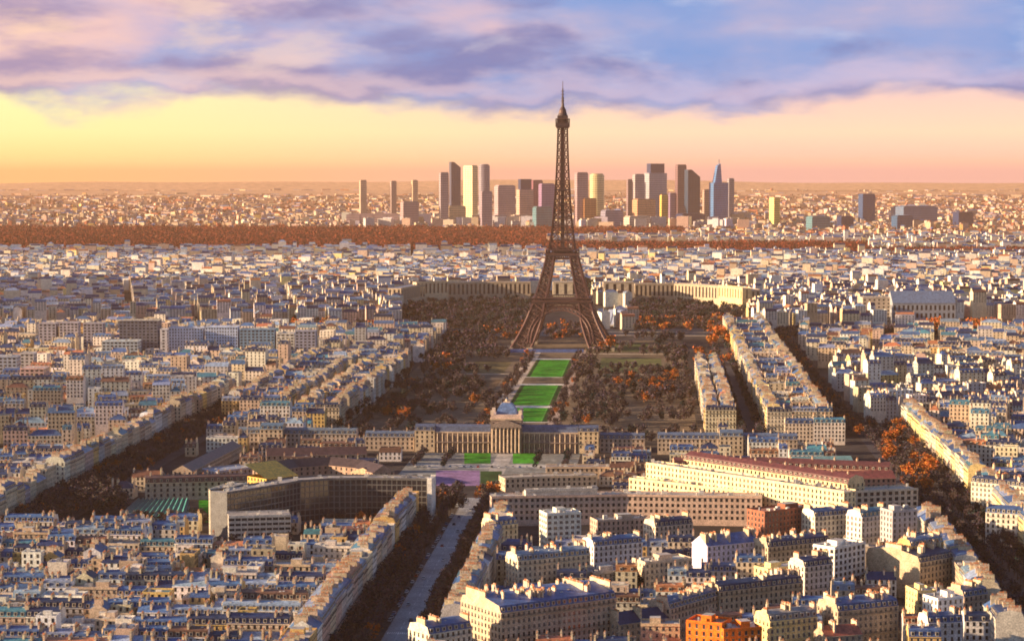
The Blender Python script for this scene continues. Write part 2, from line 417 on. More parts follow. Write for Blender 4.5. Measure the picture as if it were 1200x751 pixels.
def make_thing(b):
    r = b.r; w_, d_, h = b.w, b.d, b.h; wc = jit(WALLS[b.wall], .10, r); rc = jit(ROOFS[b.roof], .18, r)
    e = empty(b.name, (b.cx, b.cy, b.z), b.rot, b.label, b.cat, b.group)
    c = [(-w_/2, -d_/2), (w_/2, -d_/2), (w_/2, d_/2), (-w_/2, d_/2)]
    wl = MB(); wins = []
    def seen(nx, ny):
        wx = nx*math.cos(b.rot)-ny*math.sin(b.rot); wy = nx*math.sin(b.rot)+ny*math.cos(b.rot)
        return wx*(-b.cx)+wy*(-b.cy) > 0
    F = [(c[0], c[1], 1, 0, -1), (c[1], c[2], b.sides & 1, 1, 0), (c[2], c[3], 1, 0, 1), (c[3], c[0], b.sides & 2, -1, 0)]
    for a_, b_, on, nx, ny in F:
        sv = seen(nx, ny)
        facade(wl, a_, b_, 0, h, wc, (2 if sv else 1) if on else 0, b.bay, b.ww, b.wh, wins=wins if sv else None, keep=b.keep, r=r)
    wo_ = wl.build('wall', e)
    dorm = []
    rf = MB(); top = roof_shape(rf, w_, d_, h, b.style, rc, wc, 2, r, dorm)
    ro = rf.build('roof', e)
    if b.style != 'flat':
        xs = [-w_/2+.45, w_/2-.45, r.uniform(-w_*.3, w_*.3)]+([r.uniform(-w_*.4, w_*.4)] if w_ > 15 else [])
        for x in xs:
            cm = MB(); y0 = r.uniform(-d_*.40, -d_*.1); ln = r.uniform(.25, .5)*d_
            chimney_into(cm, x, y0, y0+ln, h+.5, top+r.uniform(.7, 2.0), jit((.60, .47, .32), .15, r), r)
            cm.build('chimney', ro)
        if w_*d_ > 450:                       # deep roofs carry many more stacks and hatches
            for q in range(int(w_*d_/75)):
                cm = MB(); x, y0 = r.uniform(-w_*.46, w_*.46), r.uniform(-d_*.44, d_*.34)
                chimney_into(cm, x, y0, y0+r.uniform(1.2, 3.6), h+.5, top+r.uniform(.2, 1.8), jit((.62, .50, .36), .2, r), r); cm.build('chimney', ro)
    else:
        cm = MB(); x = r.uniform(-w_*.2, w_*.2)
        cm.box(x-w_*.14, x+w_*.14, -d_*.2, d_*.25, h+.03, h+2.8, 'stone_wall', jit(wc, .1, r), jit((.4, .38, .36), .1, r))
        cm.build('stair_housing', ro)
    ki = list(ROOFS).index(b.roof)
    for (x, y, z, a_) in dorm: link_copy(dormer_mesh(ki), 'dormer', ro, (x, y, z), a_)
    for ya, yb in ((-d_/2-.42, -d_/2-.003), (d_/2+.003, d_/2+.42)):
        co = MB(); co.box(-w_/2-.02, w_/2+.02, ya, yb, h-.32, h+.04, 'stone_wall', jit(wc, .06, r)); co.build('cornice', e)
    nf = int((h-.35)/FL)
    if b.style == 'mansard' and nf >= 4 and w_ > 8:
        for fi in (nf-1, nf-4):
            if fi < 1: continue
            bz = h-(nf-fi)*FL+.66
            bb = MB(); bb.box(-w_/2+.4, w_/2-.4, -d_/2-.75, -d_/2-.004, bz-.2, bz, 'stone_wall', jit(wc, .06, r))
            bb.box(-w_/2+.4, w_/2-.4, -d_/2-.74, -d_/2-.70, bz+.9, bz+.97, 'iron', (.03, .03, .035))
            n = int(w_/.45)
            for q in range(n):
                x = -w_/2+.42+q*(w_-.9)/max(1, n-1); bb.box(x, x+.06, -d_/2-.74, -d_/2-.70, bz, bz+.9, 'iron', (.03, .03, .035))
            bb.build('balcony', e)
    # a window each; on very long fronts the lower ones beyond a hundred share one mesh
    wins.sort(key=lambda q: -q[2])
    kk = r.randrange(4) if b.style == 'mansard' else r.choice((1, 3))
    for i, (x, y, z, a_, ww, hh) in enumerate(wins[:100]):
        link_copy(window_mesh(ww, hh, kk+4*r.randrange(4)), 'window', e, (x, y, z), a_)
    if len(wins) > 100:
        st = MB()
        for (x, y, z, a_, ww, hh) in wins[100:]:
            st.at(x, y, z, a_); st.box(-ww/2+.02, ww/2-.02, .18, .24, .02, hh-.02, 'window_glass', r.choice(GLASSES))
        st.build('further_windows', e, kind='stuff')
    return e

def px_building(xl, yl, xr, yr, h, depth, style, wall, roof, label, **kw):
    """front eaves from (xl,yl) to (xr,yr) in the photo, eaves h metres up"""
    a, c = G(xl, yl, h), G(xr, yr, h)
    w_ = math.hypot(c[0]-a[0], c[1]-a[1]); rot = math.atan2(c[1]-a[1], c[0]-a[0])
    cx, cy = (a[0]+c[0])/2-math.sin(rot)*depth/2, (a[1]+c[1])/2+math.cos(rot)*depth/2
    kw.setdefault('force', True); kw.setdefault('keep', 7)
    return add(cx, cy, rot, w_, depth, h, style, wall, roof, label, **kw)

EXCL = []                                      # (u0,u1,v0,v1) kept free of filler buildings
def free(u, v, m_=0.0):
    for (u0, u1, v0, v1) in EXCL:
        if u0-m_ < u < u1+m_ and v0-m_ < v < v1+m_: return False
    return True
HAND = []
def clear_of_hand(x, y, rad):
    for b in HAND:
        c, s_ = math.cos(b.rot), math.sin(b.rot); dx_, dy_ = x-b.cx, y-b.cy
        lx, ly = dx_*c+dy_*s_, -dx_*s_+dy_*c
        if abs(lx) < b.w/2+rad and abs(ly) < b.d/2+rad: return False
    return True

# ------------------------------------------------------------------ ground, roads, water, hills, air
def sheet(name, pts, z, mat, col, kind='structure', **kw):
    mb = MB(); mb.face([(x, y, z) for x, y in pts], mat, col)
    return mb.build(name, kind=kind, **kw)
def rect_uv(u0, u1, v0, v1): return [UV(u0, v0), UV(u0, v1), UV(u1, v1), UV(u1, v0)]
sheet('ground', [(-9500, -300), (9500, -300), (9500, 27500), (-9500, 27500)], 0, 'ground_soil', (.050, .044, .044))
sheet('plain', [(-9000, 6300), (9000, 6300), (9000, 27300), (-9000, 27300)], .05, 'ground_soil', (.30, .17, .10))
sheet('central_avenue', rect_uv(860, 1440, -12, 0), .03, 'asphalt', (.36, .36, .37))
sheet('avenue_pavement', rect_uv(860, 1440, -31, -12.2), .02, 'gravel', (.085, .07, .065))
sheet('avenue_pavement', rect_uv(860, 1440, .2, 17), .02, 'gravel', (.085, .07, .065))
for v in (-12.35, .05, -31.15, 17.0):
    kb = MB()
    for q in range(29): 
        a, b_, c, d = UV(860+20*q, v), UV(880+20*q, v), UV(880+20*q, v+.3), UV(860+20*q, v+.3); kb.prism([a, d, c, b_], .0, .14, 'gravel', (.34, .32, .30))
    kb.build('kerb', kind='structure')
lm = MB()
for q in range(48):
    a, b_, c, d = UV(866+12*q, -6.1), UV(872+12*q, -6.1), UV(872+12*q, -5.85), UV(866+12*q, -5.85); lm.face([(*a, .05), (*d, .05), (*c, .05), (*b_, .05)], 'gravel', (.7, .7, .68))
for u_ in (1012, 1128, 1246, 1392):
    for k2 in range(11):
        a, b_, c, d = UV(u_, -11.4+k2*1.0), UV(u_+4, -11.4+k2*1.0), UV(u_+4, -10.9+k2*1.0), UV(u_, -10.9+k2*1.0); lm.face([(*a, .055), (*d, .055), (*c, .055), (*b_, .055)], 'gravel', (.72, .72, .70))
lm.build('road_markings', kind='structure')
sheet('left_boulevard', rect_uv(1200, 2050, -291, -251), .03, 'asphalt', (.085, .075, .08))
sheet('right_avenue', rect_uv(1050, 1860, 285, 325), .03, 'asphalt', (.07, .065, .075))
sheet('park_street', rect_uv(1700, 2700, 186, 205), .03, 'asphalt', (.06, .06, .08))
sheet('park_ground', rect_uv(1712, 2790, -150, 152), .03, 'ground_soil', (.17, .13, .09))
LW = 21
sheet('gravel_walk', rect_uv(1725, 2640, -LW-14, -LW-1.0), .06, 'gravel', (.46, .38, .31))
sheet('gravel_walk', rect_uv(1725, 2640, LW+1.0, LW+11), .06, 'gravel', (.34, .26, .22))
GR = (.038, .26, .012)
for k, (ya, yb) in enumerate(((494, 478), (475, 451.5), (441.5, 421.5))):
    ua, ub = uvG(620, ya)[0], uvG(640, yb)[0]
    sheet('lawn', rect_uv(ua, ub, -LW, LW), .08, 'grass', GR)
    sheet('lawn_hedge_strip', rect_uv(ua, ub, LW-5.5, LW-4.5), .11, 'grass', (.09, .30, .05))
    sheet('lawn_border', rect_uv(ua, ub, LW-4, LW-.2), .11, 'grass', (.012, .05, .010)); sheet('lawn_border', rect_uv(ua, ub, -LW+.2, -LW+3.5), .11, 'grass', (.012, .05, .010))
    sheet('lawn_edging', rect_uv(ub+1, ub+15, -LW-2, LW+2), .09, 'gravel', (.66, .62, .56)); sheet('lawn_edging', rect_uv(ua-6, ua-1, -LW-2, LW+2), .09, 'gravel', (.60, .56, .50))
for ya, x0, x1 in ((439, 706, 790), (438.5, 540, 604), (415, 690, 800), (413, 500, 590), (388, 480, 900), (393, 690, 860)):
    u, v0 = uvG(x0, ya); v1 = uvG(x1, ya)[1]
    sheet('cross_path', rect_uv(u, u+9, v0, v1), .05, 'gravel', (.45, .37, .28))
for (x0, y0, x1, y1, c) in ((700, 437, 775, 420, (.12, .13, .05)), (545, 437, 600, 424, (.15, .12, .055)), (690, 412, 760, 402, (.10, .12, .04)), (540, 470, 588, 445, (.17, .11, .06)), (760, 380, 800, 372, (.06, .14, .03)), (728, 381, 744, 363, (.12, .22, .05))):
    a, b_ = uvG(x0, y0), uvG(x1, y1)
    sheet('park_lawn', rect_uv(a[0], b_[0], min(a[1], b_[1]), max(a[1], b_[1])), .055, 'grass', c)
def pxrect(x0, x1, y0, y1): return [G(x0, y1), G(x1, y1), G(x1, y0), G(x0, y0)]
sheet('school_forecourt', rect_uv(1500, 1668, -70, 58), .02, 'gravel', (.22, .225, .215))
sheet('forecourt_path', rect_uv(1500, 1664, -6, 6), .045, 'gravel', (.40, .37, .34))
sheet('forecourt_path', rect_uv(1596, 1606, -66, 54), .04, 'gravel', (.42, .40, .37))
for x0, x1, n in ((544, 575, 1), (601, 631, 2)): sheet('forecourt_lawn', pxrect(x0, x1, 531, 543), .06, 'grass', (.05, .27, .02))
sheet('mauve_square', pxrect(511, 562, 551, 569), .06, 'gravel', (.26, .16, .30))
sheet('square_path', pxrect(500, 640, 545, 549), .05, 'gravel', (.42, .40, .37))
sheet('square_lawn', pxrect(563, 588, 552, 569), .06, 'grass', (.03, .07, .02))
sheet('court_lawn', pxrect(233, 262, 586, 612), .06, 'grass', (.035, .26, .015))
sheet('river', [G(-60, 396), G(1260, 392), G(1260, 384), G(-60, 387)], .04, 'water', (.03, .035, .045))
# far ridges, their colour lightened to carry the glow of distant haze
def ridge(y, hmax, x0, x1, seed, col):
    mb = MB(); rr = random.Random(seed); n = 70; ph = [rr.uniform(0, 6.28) for _ in range(5)]
    def hh(x): return hmax*(.72+.16*math.sin(x/2300+ph[0])+.08*math.sin(x/900+ph[1])+.04*math.sin(x/380+ph[2]))
    for i in range(n):
        a, c = x0+(x1-x0)*i/n, x0+(x1-x0)*(i+1)/n
        mb.face([(a, y-1500, .5), (c, y-1500, .5), (c, y, hh(c)), (a, y, hh(a))], 'ground_soil', col)
        mb.face([(a, y, hh(a)), (c, y, hh(c)), (c, y+1500, .5), (a, y+1500, .5)], 'ground_soil', col)
    mb.build('hills', kind='structure')
ridge(25300, 118, -9000, 9000, 4, (.52, .34, .21))
ridge(20500, 34, -9000, 9000, 9, (.50, .32, .20))
# one box of air
HAZE_D = 2.2e-5
hm = bpy.data.materials.new('haze_air'); hm.use_nodes = True
k_ = NT(hm.node_tree); pv = k_.new('ShaderNodeVolumePrincipled'); oo = k_.new('ShaderNodeOutputMaterial'); k_.l.new(pv.outputs[0], oo.inputs['Volume'])
pv.inputs['Color'].default_value = (1.0, .62, .40, 1); pv.inputs['Density'].default_value = HAZE_D; pv.inputs['Anisotropy'].default_value = .05
hb = MB(); hb.box(-9800, 9800, -400, 27800, -1.5, 345, 'stone_wall', (1, 1, 1), bottom=True)
ho = hb.build('haze', kind='stuff'); ho.data.materials.clear(); ho.data.materials.append(hm)
ho.data.polygons.foreach_set('material_index', [0]*6)

# ------------------------------------------------------------------ long buildings that follow a line
def miters(path):
    out = []
    for i, p in enumerate(path):
        ds = []
        if i > 0: ds.append((p[0]-path[i-1][0], p[1]-path[i-1][1]))
        if i < len(path)-1: ds.append((path[i+1][0]-p[0], path[i+1][1]-p[1]))
        ns = []
        for d in ds:
            L = math.hypot(*d); ns.append((-d[1]/L, d[0]/L))
        if len(ns) == 1: out.append(ns[0])
        else:
            m_ = (ns[0][0]+ns[1][0], ns[0][1]+ns[1][1]); L = math.hypot(*m_); m_ = (m_[0]/L, m_[1]/L)
            k2 = 1/max(.4, m_[0]*ns[0][0]+m_[1]*ns[0][1]); out.append((m_[0]*k2, m_[1]*k2))
    return out
def strip(name, label, cat, path, depth, h, roof='flat', wc=(.5, .4, .3), rc=(.2, .2, .25), bay=3.2, ww=1.5, wh=2.1, fl=3.4, keep=99, detail=2, z0=0.0, rise=None, group=None, ends=True, gl=None, clutter=True, chim=0, wcols=None, back=0, sill=.95, cornice=True):
    r = random.Random(int(abs(path[0][0]*13+path[0][1]*7))+3)
    ox, oy = path[len(path)//2]
    e = empty(name, (ox, oy, z0), 0, label, cat, group)
    pt = [(x-ox, y-oy) for x, y in path]; mi = miters(pt)
    off = lambda t: [(p[0]+m_[0]*t, p[1]+m_[1]*t) for p, m_ in zip(pt, mi)]
    fr, bk = off(0), off(depth)
    wl = MB(); wins = []
    for i in range(len(pt)-1):
        facade(wl, fr[i], fr[i+1], 0, h, wc, detail, bay, ww, wh, fl, wins=wins if detail == 2 else None, keep=keep, r=r, gl=gl, sill=sill)
        facade(wl, bk[i+1], bk[i], 0, h, wc, back, bay, ww, wh, fl, r=r, gl=gl)
    facade(wl, bk[0], fr[0], 0, h, wc, (detail if ends else 0), bay, ww, wh, fl, wins=wins if detail == 2 and ends else None, keep=keep, r=r, gl=gl, sill=sill)
    facade(wl, fr[-1], bk[-1], 0, h, wc, (detail if ends else 0), bay, ww, wh, fl, wins=wins if detail == 2 and ends else None, keep=keep, r=r, gl=gl, sill=sill)
    wl.build('wall', e)
    rf = MB()
    if roof == 'flat': prof = [(.3, h+.9), (.35, h+.1), (depth-.35, h+.1), (depth-.3, h+.9)]
    elif roof == 'mansard': prof = [(.2, h), (1.7, h+3.2), (depth/2, h+3.2+(rise or 1.2)), (depth-1.7, h+3.2), (depth-.2, h)]
    elif roof == 'slope': prof = [(.1, h), (depth-.1, h+(rise or 6))]
    else: prof = [(-.35, h-.1), (depth/2, h+(rise or depth*.3)), (depth+.35, h-.1)]
    pr = [(off(t), z) for t, z in prof]
    if roof == 'flat': pr = [(off(0), h), (off(0), h+.9)]+pr+[(off(depth), h+.9), (off(depth), h)]
    for i in range(len(pr)-1):
        (A, za), (Z, zb) = pr[i], pr[i+1]
        for j in range(len(pt)-1):
            flat_wall = roof == 'flat' and i not in (3,)
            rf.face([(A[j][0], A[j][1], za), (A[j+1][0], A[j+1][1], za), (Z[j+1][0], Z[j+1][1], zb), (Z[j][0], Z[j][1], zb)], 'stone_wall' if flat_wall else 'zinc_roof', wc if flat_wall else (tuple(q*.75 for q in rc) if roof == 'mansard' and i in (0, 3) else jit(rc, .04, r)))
    for j in (0, -1): rf.face([(P_[j][0], P_[j][1], z) for P_, z in pr], 'stone_wall', wc)
    if roof in ('mansard', 'slope', 'gable'):
        pass
    if clutter and roof == 'flat':
        for i in range(len(pt)-1):
            L = math.hypot(pt[i+1][0]-pt[i][0], pt[i+1][1]-pt[i][1])
            for q in range(int(L/5)):
                f_ = r.random(); t = r.uniform(2, max(2.1, depth-2)); A = off(t)
                x, y = A[i][0]+(A[i+1][0]-A[i][0])*f_, A[i][1]+(A[i+1][1]-A[i][1])*f_; s_ = r.uniform(.4, 1.7)
                rf.box(x-s_, x+s_, y-s_*.6, y+s_*.6, h+.1, h+r.uniform(.7, 2.6), 'stone_wall', r.choice(CLUT))
    ro = rf.build('roof', e)
    if roof == 'mansard':
        for i in range(len(pt)-1):
            L = math.hypot(pt[i+1][0]-pt[i][0], pt[i+1][1]-pt[i][1]); a_ = math.atan2(pt[i+1][1]-pt[i][1], pt[i+1][0]-pt[i][0])
            n = min(40, int(L/4.2)); A = off(.45)
            for q in range(n):
                f_ = (q+.5)/n
                link_copy(dormer_mesh(1), 'dormer', ro, (A[i][0]+(A[i+1][0]-A[i][0])*f_, A[i][1]+(A[i+1][1]-A[i][1])*f_, h+.4), a_)
    for q in range(chim):
        i = r.randrange(len(pt)-1); f_ = (q+.5)/chim; A = off(depth*.5)
        tot = f_*(len(pt)-1); i = min(int(tot), len(pt)-2); f_ = tot-i
        x, y = A[i][0]+(A[i+1][0]-A[i][0])*f_, A[i][1]+(A[i+1][1]-A[i][1])*f_
        cm = MB(); chimney_into(cm, x, y-1.5, y+1.5, h, h+6.2, (.55, .42, .30), r); cm.build('chimney', ro)
    if cornice:
        cm = MB()
        for t0, t1 in ((-.5, -.01),):
            A, Z = off(t0), off(t1)
            for j in range(len(pt)-1):
                a, b_, c, d = A[j], A[j+1], Z[j+1], Z[j]
                cm.face([(a[0], a[1], h-.5), (b_[0], b_[1], h-.5), (b_[0], b_[1], h-.03), (a[0], a[1], h-.03)], 'stone_wall', wc)
                cm.face([(a[0], a[1], h-.03), (b_[0], b_[1], h-.03), (c[0], c[1], h-.03), (d[0], d[1], h-.03)], 'stone_wall', wc)
                cm.face([(d[0], d[1], h-.5), (c[0], c[1], h-.5), (b_[0], b_[1], h-.5), (a[0], a[1], h-.5)], 'stone_wall', wc)
        cm.build('cornice', e)
    wins.sort(key=lambda q: q[1]-q[2]*.5)
    for (x, y, z, a_, w2, h2) in wins[:100]: link_copy(window_mesh(w2, h2, 3+4*r.randrange(3)), 'window', e, (x, y, z), a_)
    if len(wins) > 100:
        st = MB()
        for (x, y, z, a_, w2, h2) in wins[100:]:
            st.at(x, y, z, a_); st.box(-w2/2+.02, w2/2-.02, .18, .24, .02, h2-.02, 'window_glass', gl or r.choice(GLASSES))
        st.build('further_windows', e, kind='stuff')
    for i in range(len(pt)-1):
        o_ = B(); o_.w = math.hypot(pt[i+1][0]-pt[i][0], pt[i+1][1]-pt[i][1]); o_.d = depth; o_.rot = math.atan2(pt[i+1][1]-pt[i][1], pt[i+1][0]-pt[i][0])
        o_.cx = ox+(fr[i][0]+fr[i+1][0]+bk[i][0]+bk[i+1][0])/4; o_.cy = oy+(fr[i][1]+fr[i+1][1]+bk[i][1]+bk[i+1][1])/4
        if z0 == 0: HAND.append(o_)
    return e
def gpath(pts, z): return [G(x, y, z) for x, y in pts]

# ------------------------------------------------------------------ the lattice tower
def lattice_tower():
    ux, uy = TX, TY
    e = empty('lattice_tower', (ux, uy, 0), -AXA, 'tall dark brown iron lattice tower with arched base behind the green lawns', 'tower')
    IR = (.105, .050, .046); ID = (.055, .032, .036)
    lv = [(0, 62.5), (10, 56.2), (20, 50.6), (29, 46), (38, 42), (47, 38.6), (57, 35.2), (67, 31.8), (77, 28.8), (87, 26), (97, 23.3), (106, 21.1), (115, 19.2)]
    wd = lambda z: 25-11*min(1, z/57) if z < 57 else 14-4.6*(z-57)/58
    for sx_, sy_ in ((-1, -1), (1, -1), (1, 1), (-1, 1)):
        mb = MB(); pts = []
        for z, o in lv:
            i = o-wd(z); pts.append([(sx_*o, sy_*o, z), (sx_*o, sy_*i, z), (sx_*i, sy_*i, z), (sx_*i, sy_*o, z)])
        for k in range(len(pts)-1):
            if lv[k][0] == 57: pass
            A, Z = pts[k], pts[k+1]; t = 2.1 if lv[k][0] < 57 else 1.7
            for c in range(4):
                n = (c+1) % 4
                mb.bar(A[c], Z[c], t, 'iron', IR)
                mb.bar(A[c], Z[n], t*.48, 'iron', IR); mb.bar(A[n], Z[c], t*.48, 'iron', IR)
                mb.bar(Z[c], Z[n], t*.55, 'iron', IR)
                mid = tuple((A[c][q]+A[n][q])/2 for q in range(3)); mid2 = tuple((Z[c][q]+Z[n][q])/2 for q in range(3))
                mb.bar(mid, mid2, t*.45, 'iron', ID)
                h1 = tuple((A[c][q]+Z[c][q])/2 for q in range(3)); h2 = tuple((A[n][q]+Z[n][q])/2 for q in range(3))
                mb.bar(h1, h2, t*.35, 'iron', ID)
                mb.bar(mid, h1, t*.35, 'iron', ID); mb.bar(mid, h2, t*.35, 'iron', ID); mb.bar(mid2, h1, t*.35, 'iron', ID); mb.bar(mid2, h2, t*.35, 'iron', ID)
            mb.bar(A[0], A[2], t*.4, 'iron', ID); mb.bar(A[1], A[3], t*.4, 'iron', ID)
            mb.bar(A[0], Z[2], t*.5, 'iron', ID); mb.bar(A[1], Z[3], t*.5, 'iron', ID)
        lg = mb.build('leg', e)
        for (x, y) in ((62.5, 62.5), (62.5, 37.5), (37.5, 37.5), (37.5, 62.5)):
            x *= sx_; y *= sy_; pm = MB(); pm.box(x-4, x+4, y-4, y+4, 0, 3.6, 'stone_wall', (.38, .32, .25)); pm.build('pedestal', lg)
    # arches between the legs
    for k in range(4):
        mb = MB(); ca, sa = math.cos(k*math.pi/2), math.sin(k*math.pi/2)
        def W(x, z, y=-1): 
            o = np.interp(z, [q[0] for q in lv], [q[1] for q in lv])+.6
            return (x*ca+o*sa, x*sa-o*ca, z)
        n = 22; pin, pout = [], []
        for i in range(n+1):
            t = math.pi*i/n
            pin.append(W(-37*math.cos(t), 8+40*math.sin(t)**.9 if 0 < i < n else 8)); pout.append(W(-40.5*math.cos(t), 9+43*math.sin(t)**.9 if 0 < i < n else 9))
        for i in range(n):
            mb.bar(pin[i], pin[i+1], 1.5, 'iron', IR); mb.bar(pout[i], pout[i+1], 1.2, 'iron', IR)
            mb.bar(pin[i], pout[i+1], .6, 'iron', IR); mb.bar(pout[i], pin[i+1], .6, 'iron', IR)
        mb.build('arch', e)
    def ring(mb, o, i, z0, z1, col):
        for (x0, x1, y0, y1) in ((-o, o, -o, -i), (-o, o, i, o), (-o, -i, -i, i), (i, o, -i, i)): mb.box(x0, x1, y0, y1, z0, z1, 'iron', col, bottom=True)
    def gallery(mb, o, z0, z1, n, col, t):
        for k in range(n+1):
            x = -o+2*o*k/n
            for p, q in (((x, -o), 0), ((x, o), 0), ((-o, x), 0), ((o, x), 0)): mb.bar((p[0], p[1], z0), (p[0], p[1], z1), t, 'iron', col)
        for k in range(n):
            xa, xb = -o+2*o*k/n, -o+2*o*(k+1)/n
            for s_ in (-o, o):
                mb.bar((xa, s_, z0), (xb, s_, z1), t*.7, 'iron', col); mb.bar((s_, xa, z0), (s_, xb, z1), t*.7, 'iron', col)
    p1 = MB(); ring(p1, 36.6, 17, 56.6, 58.4, ID); ring(p1, 35.2, 33.8, 50.6, 52, IR); gallery(p1, 35.2, 52, 56.6, 26, IR, .8)
    ring(p1, 37.2, 36.8, 58.4, 59.8, IR); gallery(p1, 36.4, 58.4, 62.4, 24, ID, .5); ring(p1, 36.6, 30, 62.4, 63.2, IR)
    for x, y in ((-24, -27), (14, -27), (-24, 19), (14, 19)): p1.box(x, x+11, y, y+8, 58.4, 63.5, 'iron', (.10, .06, .05))
    p1.build('first_platform', e)
    p2 = MB(); ring(p2, 20.6, 4, 113.6, 115.6, ID); ring(p2, 19.6, 18.4, 109.6, 111, IR); gallery(p2, 19.6, 111, 113.6, 16, IR, .7)
    ring(p2, 20.8, 20.4, 115.6, 117.4, IR); gallery(p2, 20.2, 117.4, 121, 14, ID, .5); ring(p2, 20.2, 16, 121, 122, IR); p2.box(-11, 11, -11, 11, 115.6, 123.5, 'iron', ID)
    p2.build('second_platform', e)
    sh = MB(); sl = [(115, 17.6), (124, 15.9), (133, 14.5), (142, 13.3), (151, 12.3), (160, 11.4), (169, 10.6), (178, 9.9), (187, 9.3), (196, 8.8), (205, 8.3), (214, 7.9), (223, 7.5), (232, 7.1), (241, 6.8), (250, 6.5), (259, 6.2), (268, 6.0), (276, 5.8)]
    for k in range(len(sl)-1):
        (za, oa), (zb, ob) = sl[k], sl[k+1]; ia, ib = (oa*.42, ob*.42) if za < 190 else (oa*.30, ob*.30)
        for q in range(4):
            ca, sa = (1, 0, -1, 0)[q], (0, 1, 0, -1)[q]
            T_ = lambda x, o, z: (x*ca+o*sa, x*sa-o*ca, z)
            for s_ in (-1, 1):
                mb = sh
                mb.bar(T_(s_*oa, oa, za), T_(s_*ob, ob, zb), 1.5 if za < 200 else 1.2, 'iron', IR)
                mb.bar(T_(s_*ia, oa, za), T_(s_*ib, ob, zb), .9, 'iron', IR)
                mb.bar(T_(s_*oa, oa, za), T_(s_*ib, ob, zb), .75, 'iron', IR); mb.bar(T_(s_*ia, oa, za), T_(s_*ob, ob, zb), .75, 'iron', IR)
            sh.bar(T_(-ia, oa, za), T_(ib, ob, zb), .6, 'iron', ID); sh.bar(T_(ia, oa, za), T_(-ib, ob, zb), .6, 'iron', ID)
            sh.bar(T_(-ob, ob, zb), T_(ob, ob, zb), .9, 'iron', IR)
    sh.box(-2.2, 2.2, -2.2, 2.2, 123, 274, 'iron', ID)       # lift shaft in the middle
    sh.box(-9.6, 9.6, -9.6, 9.6, 195, 197, 'iron', ID)
    sh.build('shaft', e)
    p3 = MB(); p3.box(-7.6, 7.6, -7.6, 7.6, 272.5, 274, 'iron', IR, bottom=True); p3.box(-8.6, 8.6, -8.6, 8.6, 274, 279, 'iron', ID, bottom=True)
    gallery(p3, 8.4, 279, 283.6, 10, ID, .45); p3.box(-8.6, 8.6, -8.6, 8.6, 283.6, 284.4, 'iron', IR, bottom=True); p3.box(-6.4, 6.4, -6.4, 6.4, 279, 288, 'iron', ID)
    p3.build('third_platform', e)
    cu = MB(); cu.cyl(0, 0, 288, 291, 6.2, 5.0, 'iron', ID, 12); cu.cyl(0, 0, 291, 295, 5.0, 4.2, 'iron', IR, 12); cu.cyl(0, 0, 295, 299, 4.2, 2.2, 'iron', ID, 12); cu.cyl(0, 0, 299, 303, 2.0, 1.6, 'iron', ID, 10)
    cu.build('cupola', e)
    an = MB(); an.cyl(0, 0, 303, 312, 1.5, 1.2, 'iron', ID, 8); an.cyl(0, 0, 312, 322, .9, .7, 'iron', ID, 8); an.cyl(0, 0, 322, 331, .4, .3, 'iron', ID, 6)
    for z in (306, 309, 314, 318): an.box(-2.0, 2.0, -.3, .3, z, z+.7, 'iron', ID); an.box(-.3, .3, -2.0, 2.0, z+1, z+1.7, 'iron', ID)
    an.build('antenna', e)
lattice_tower()

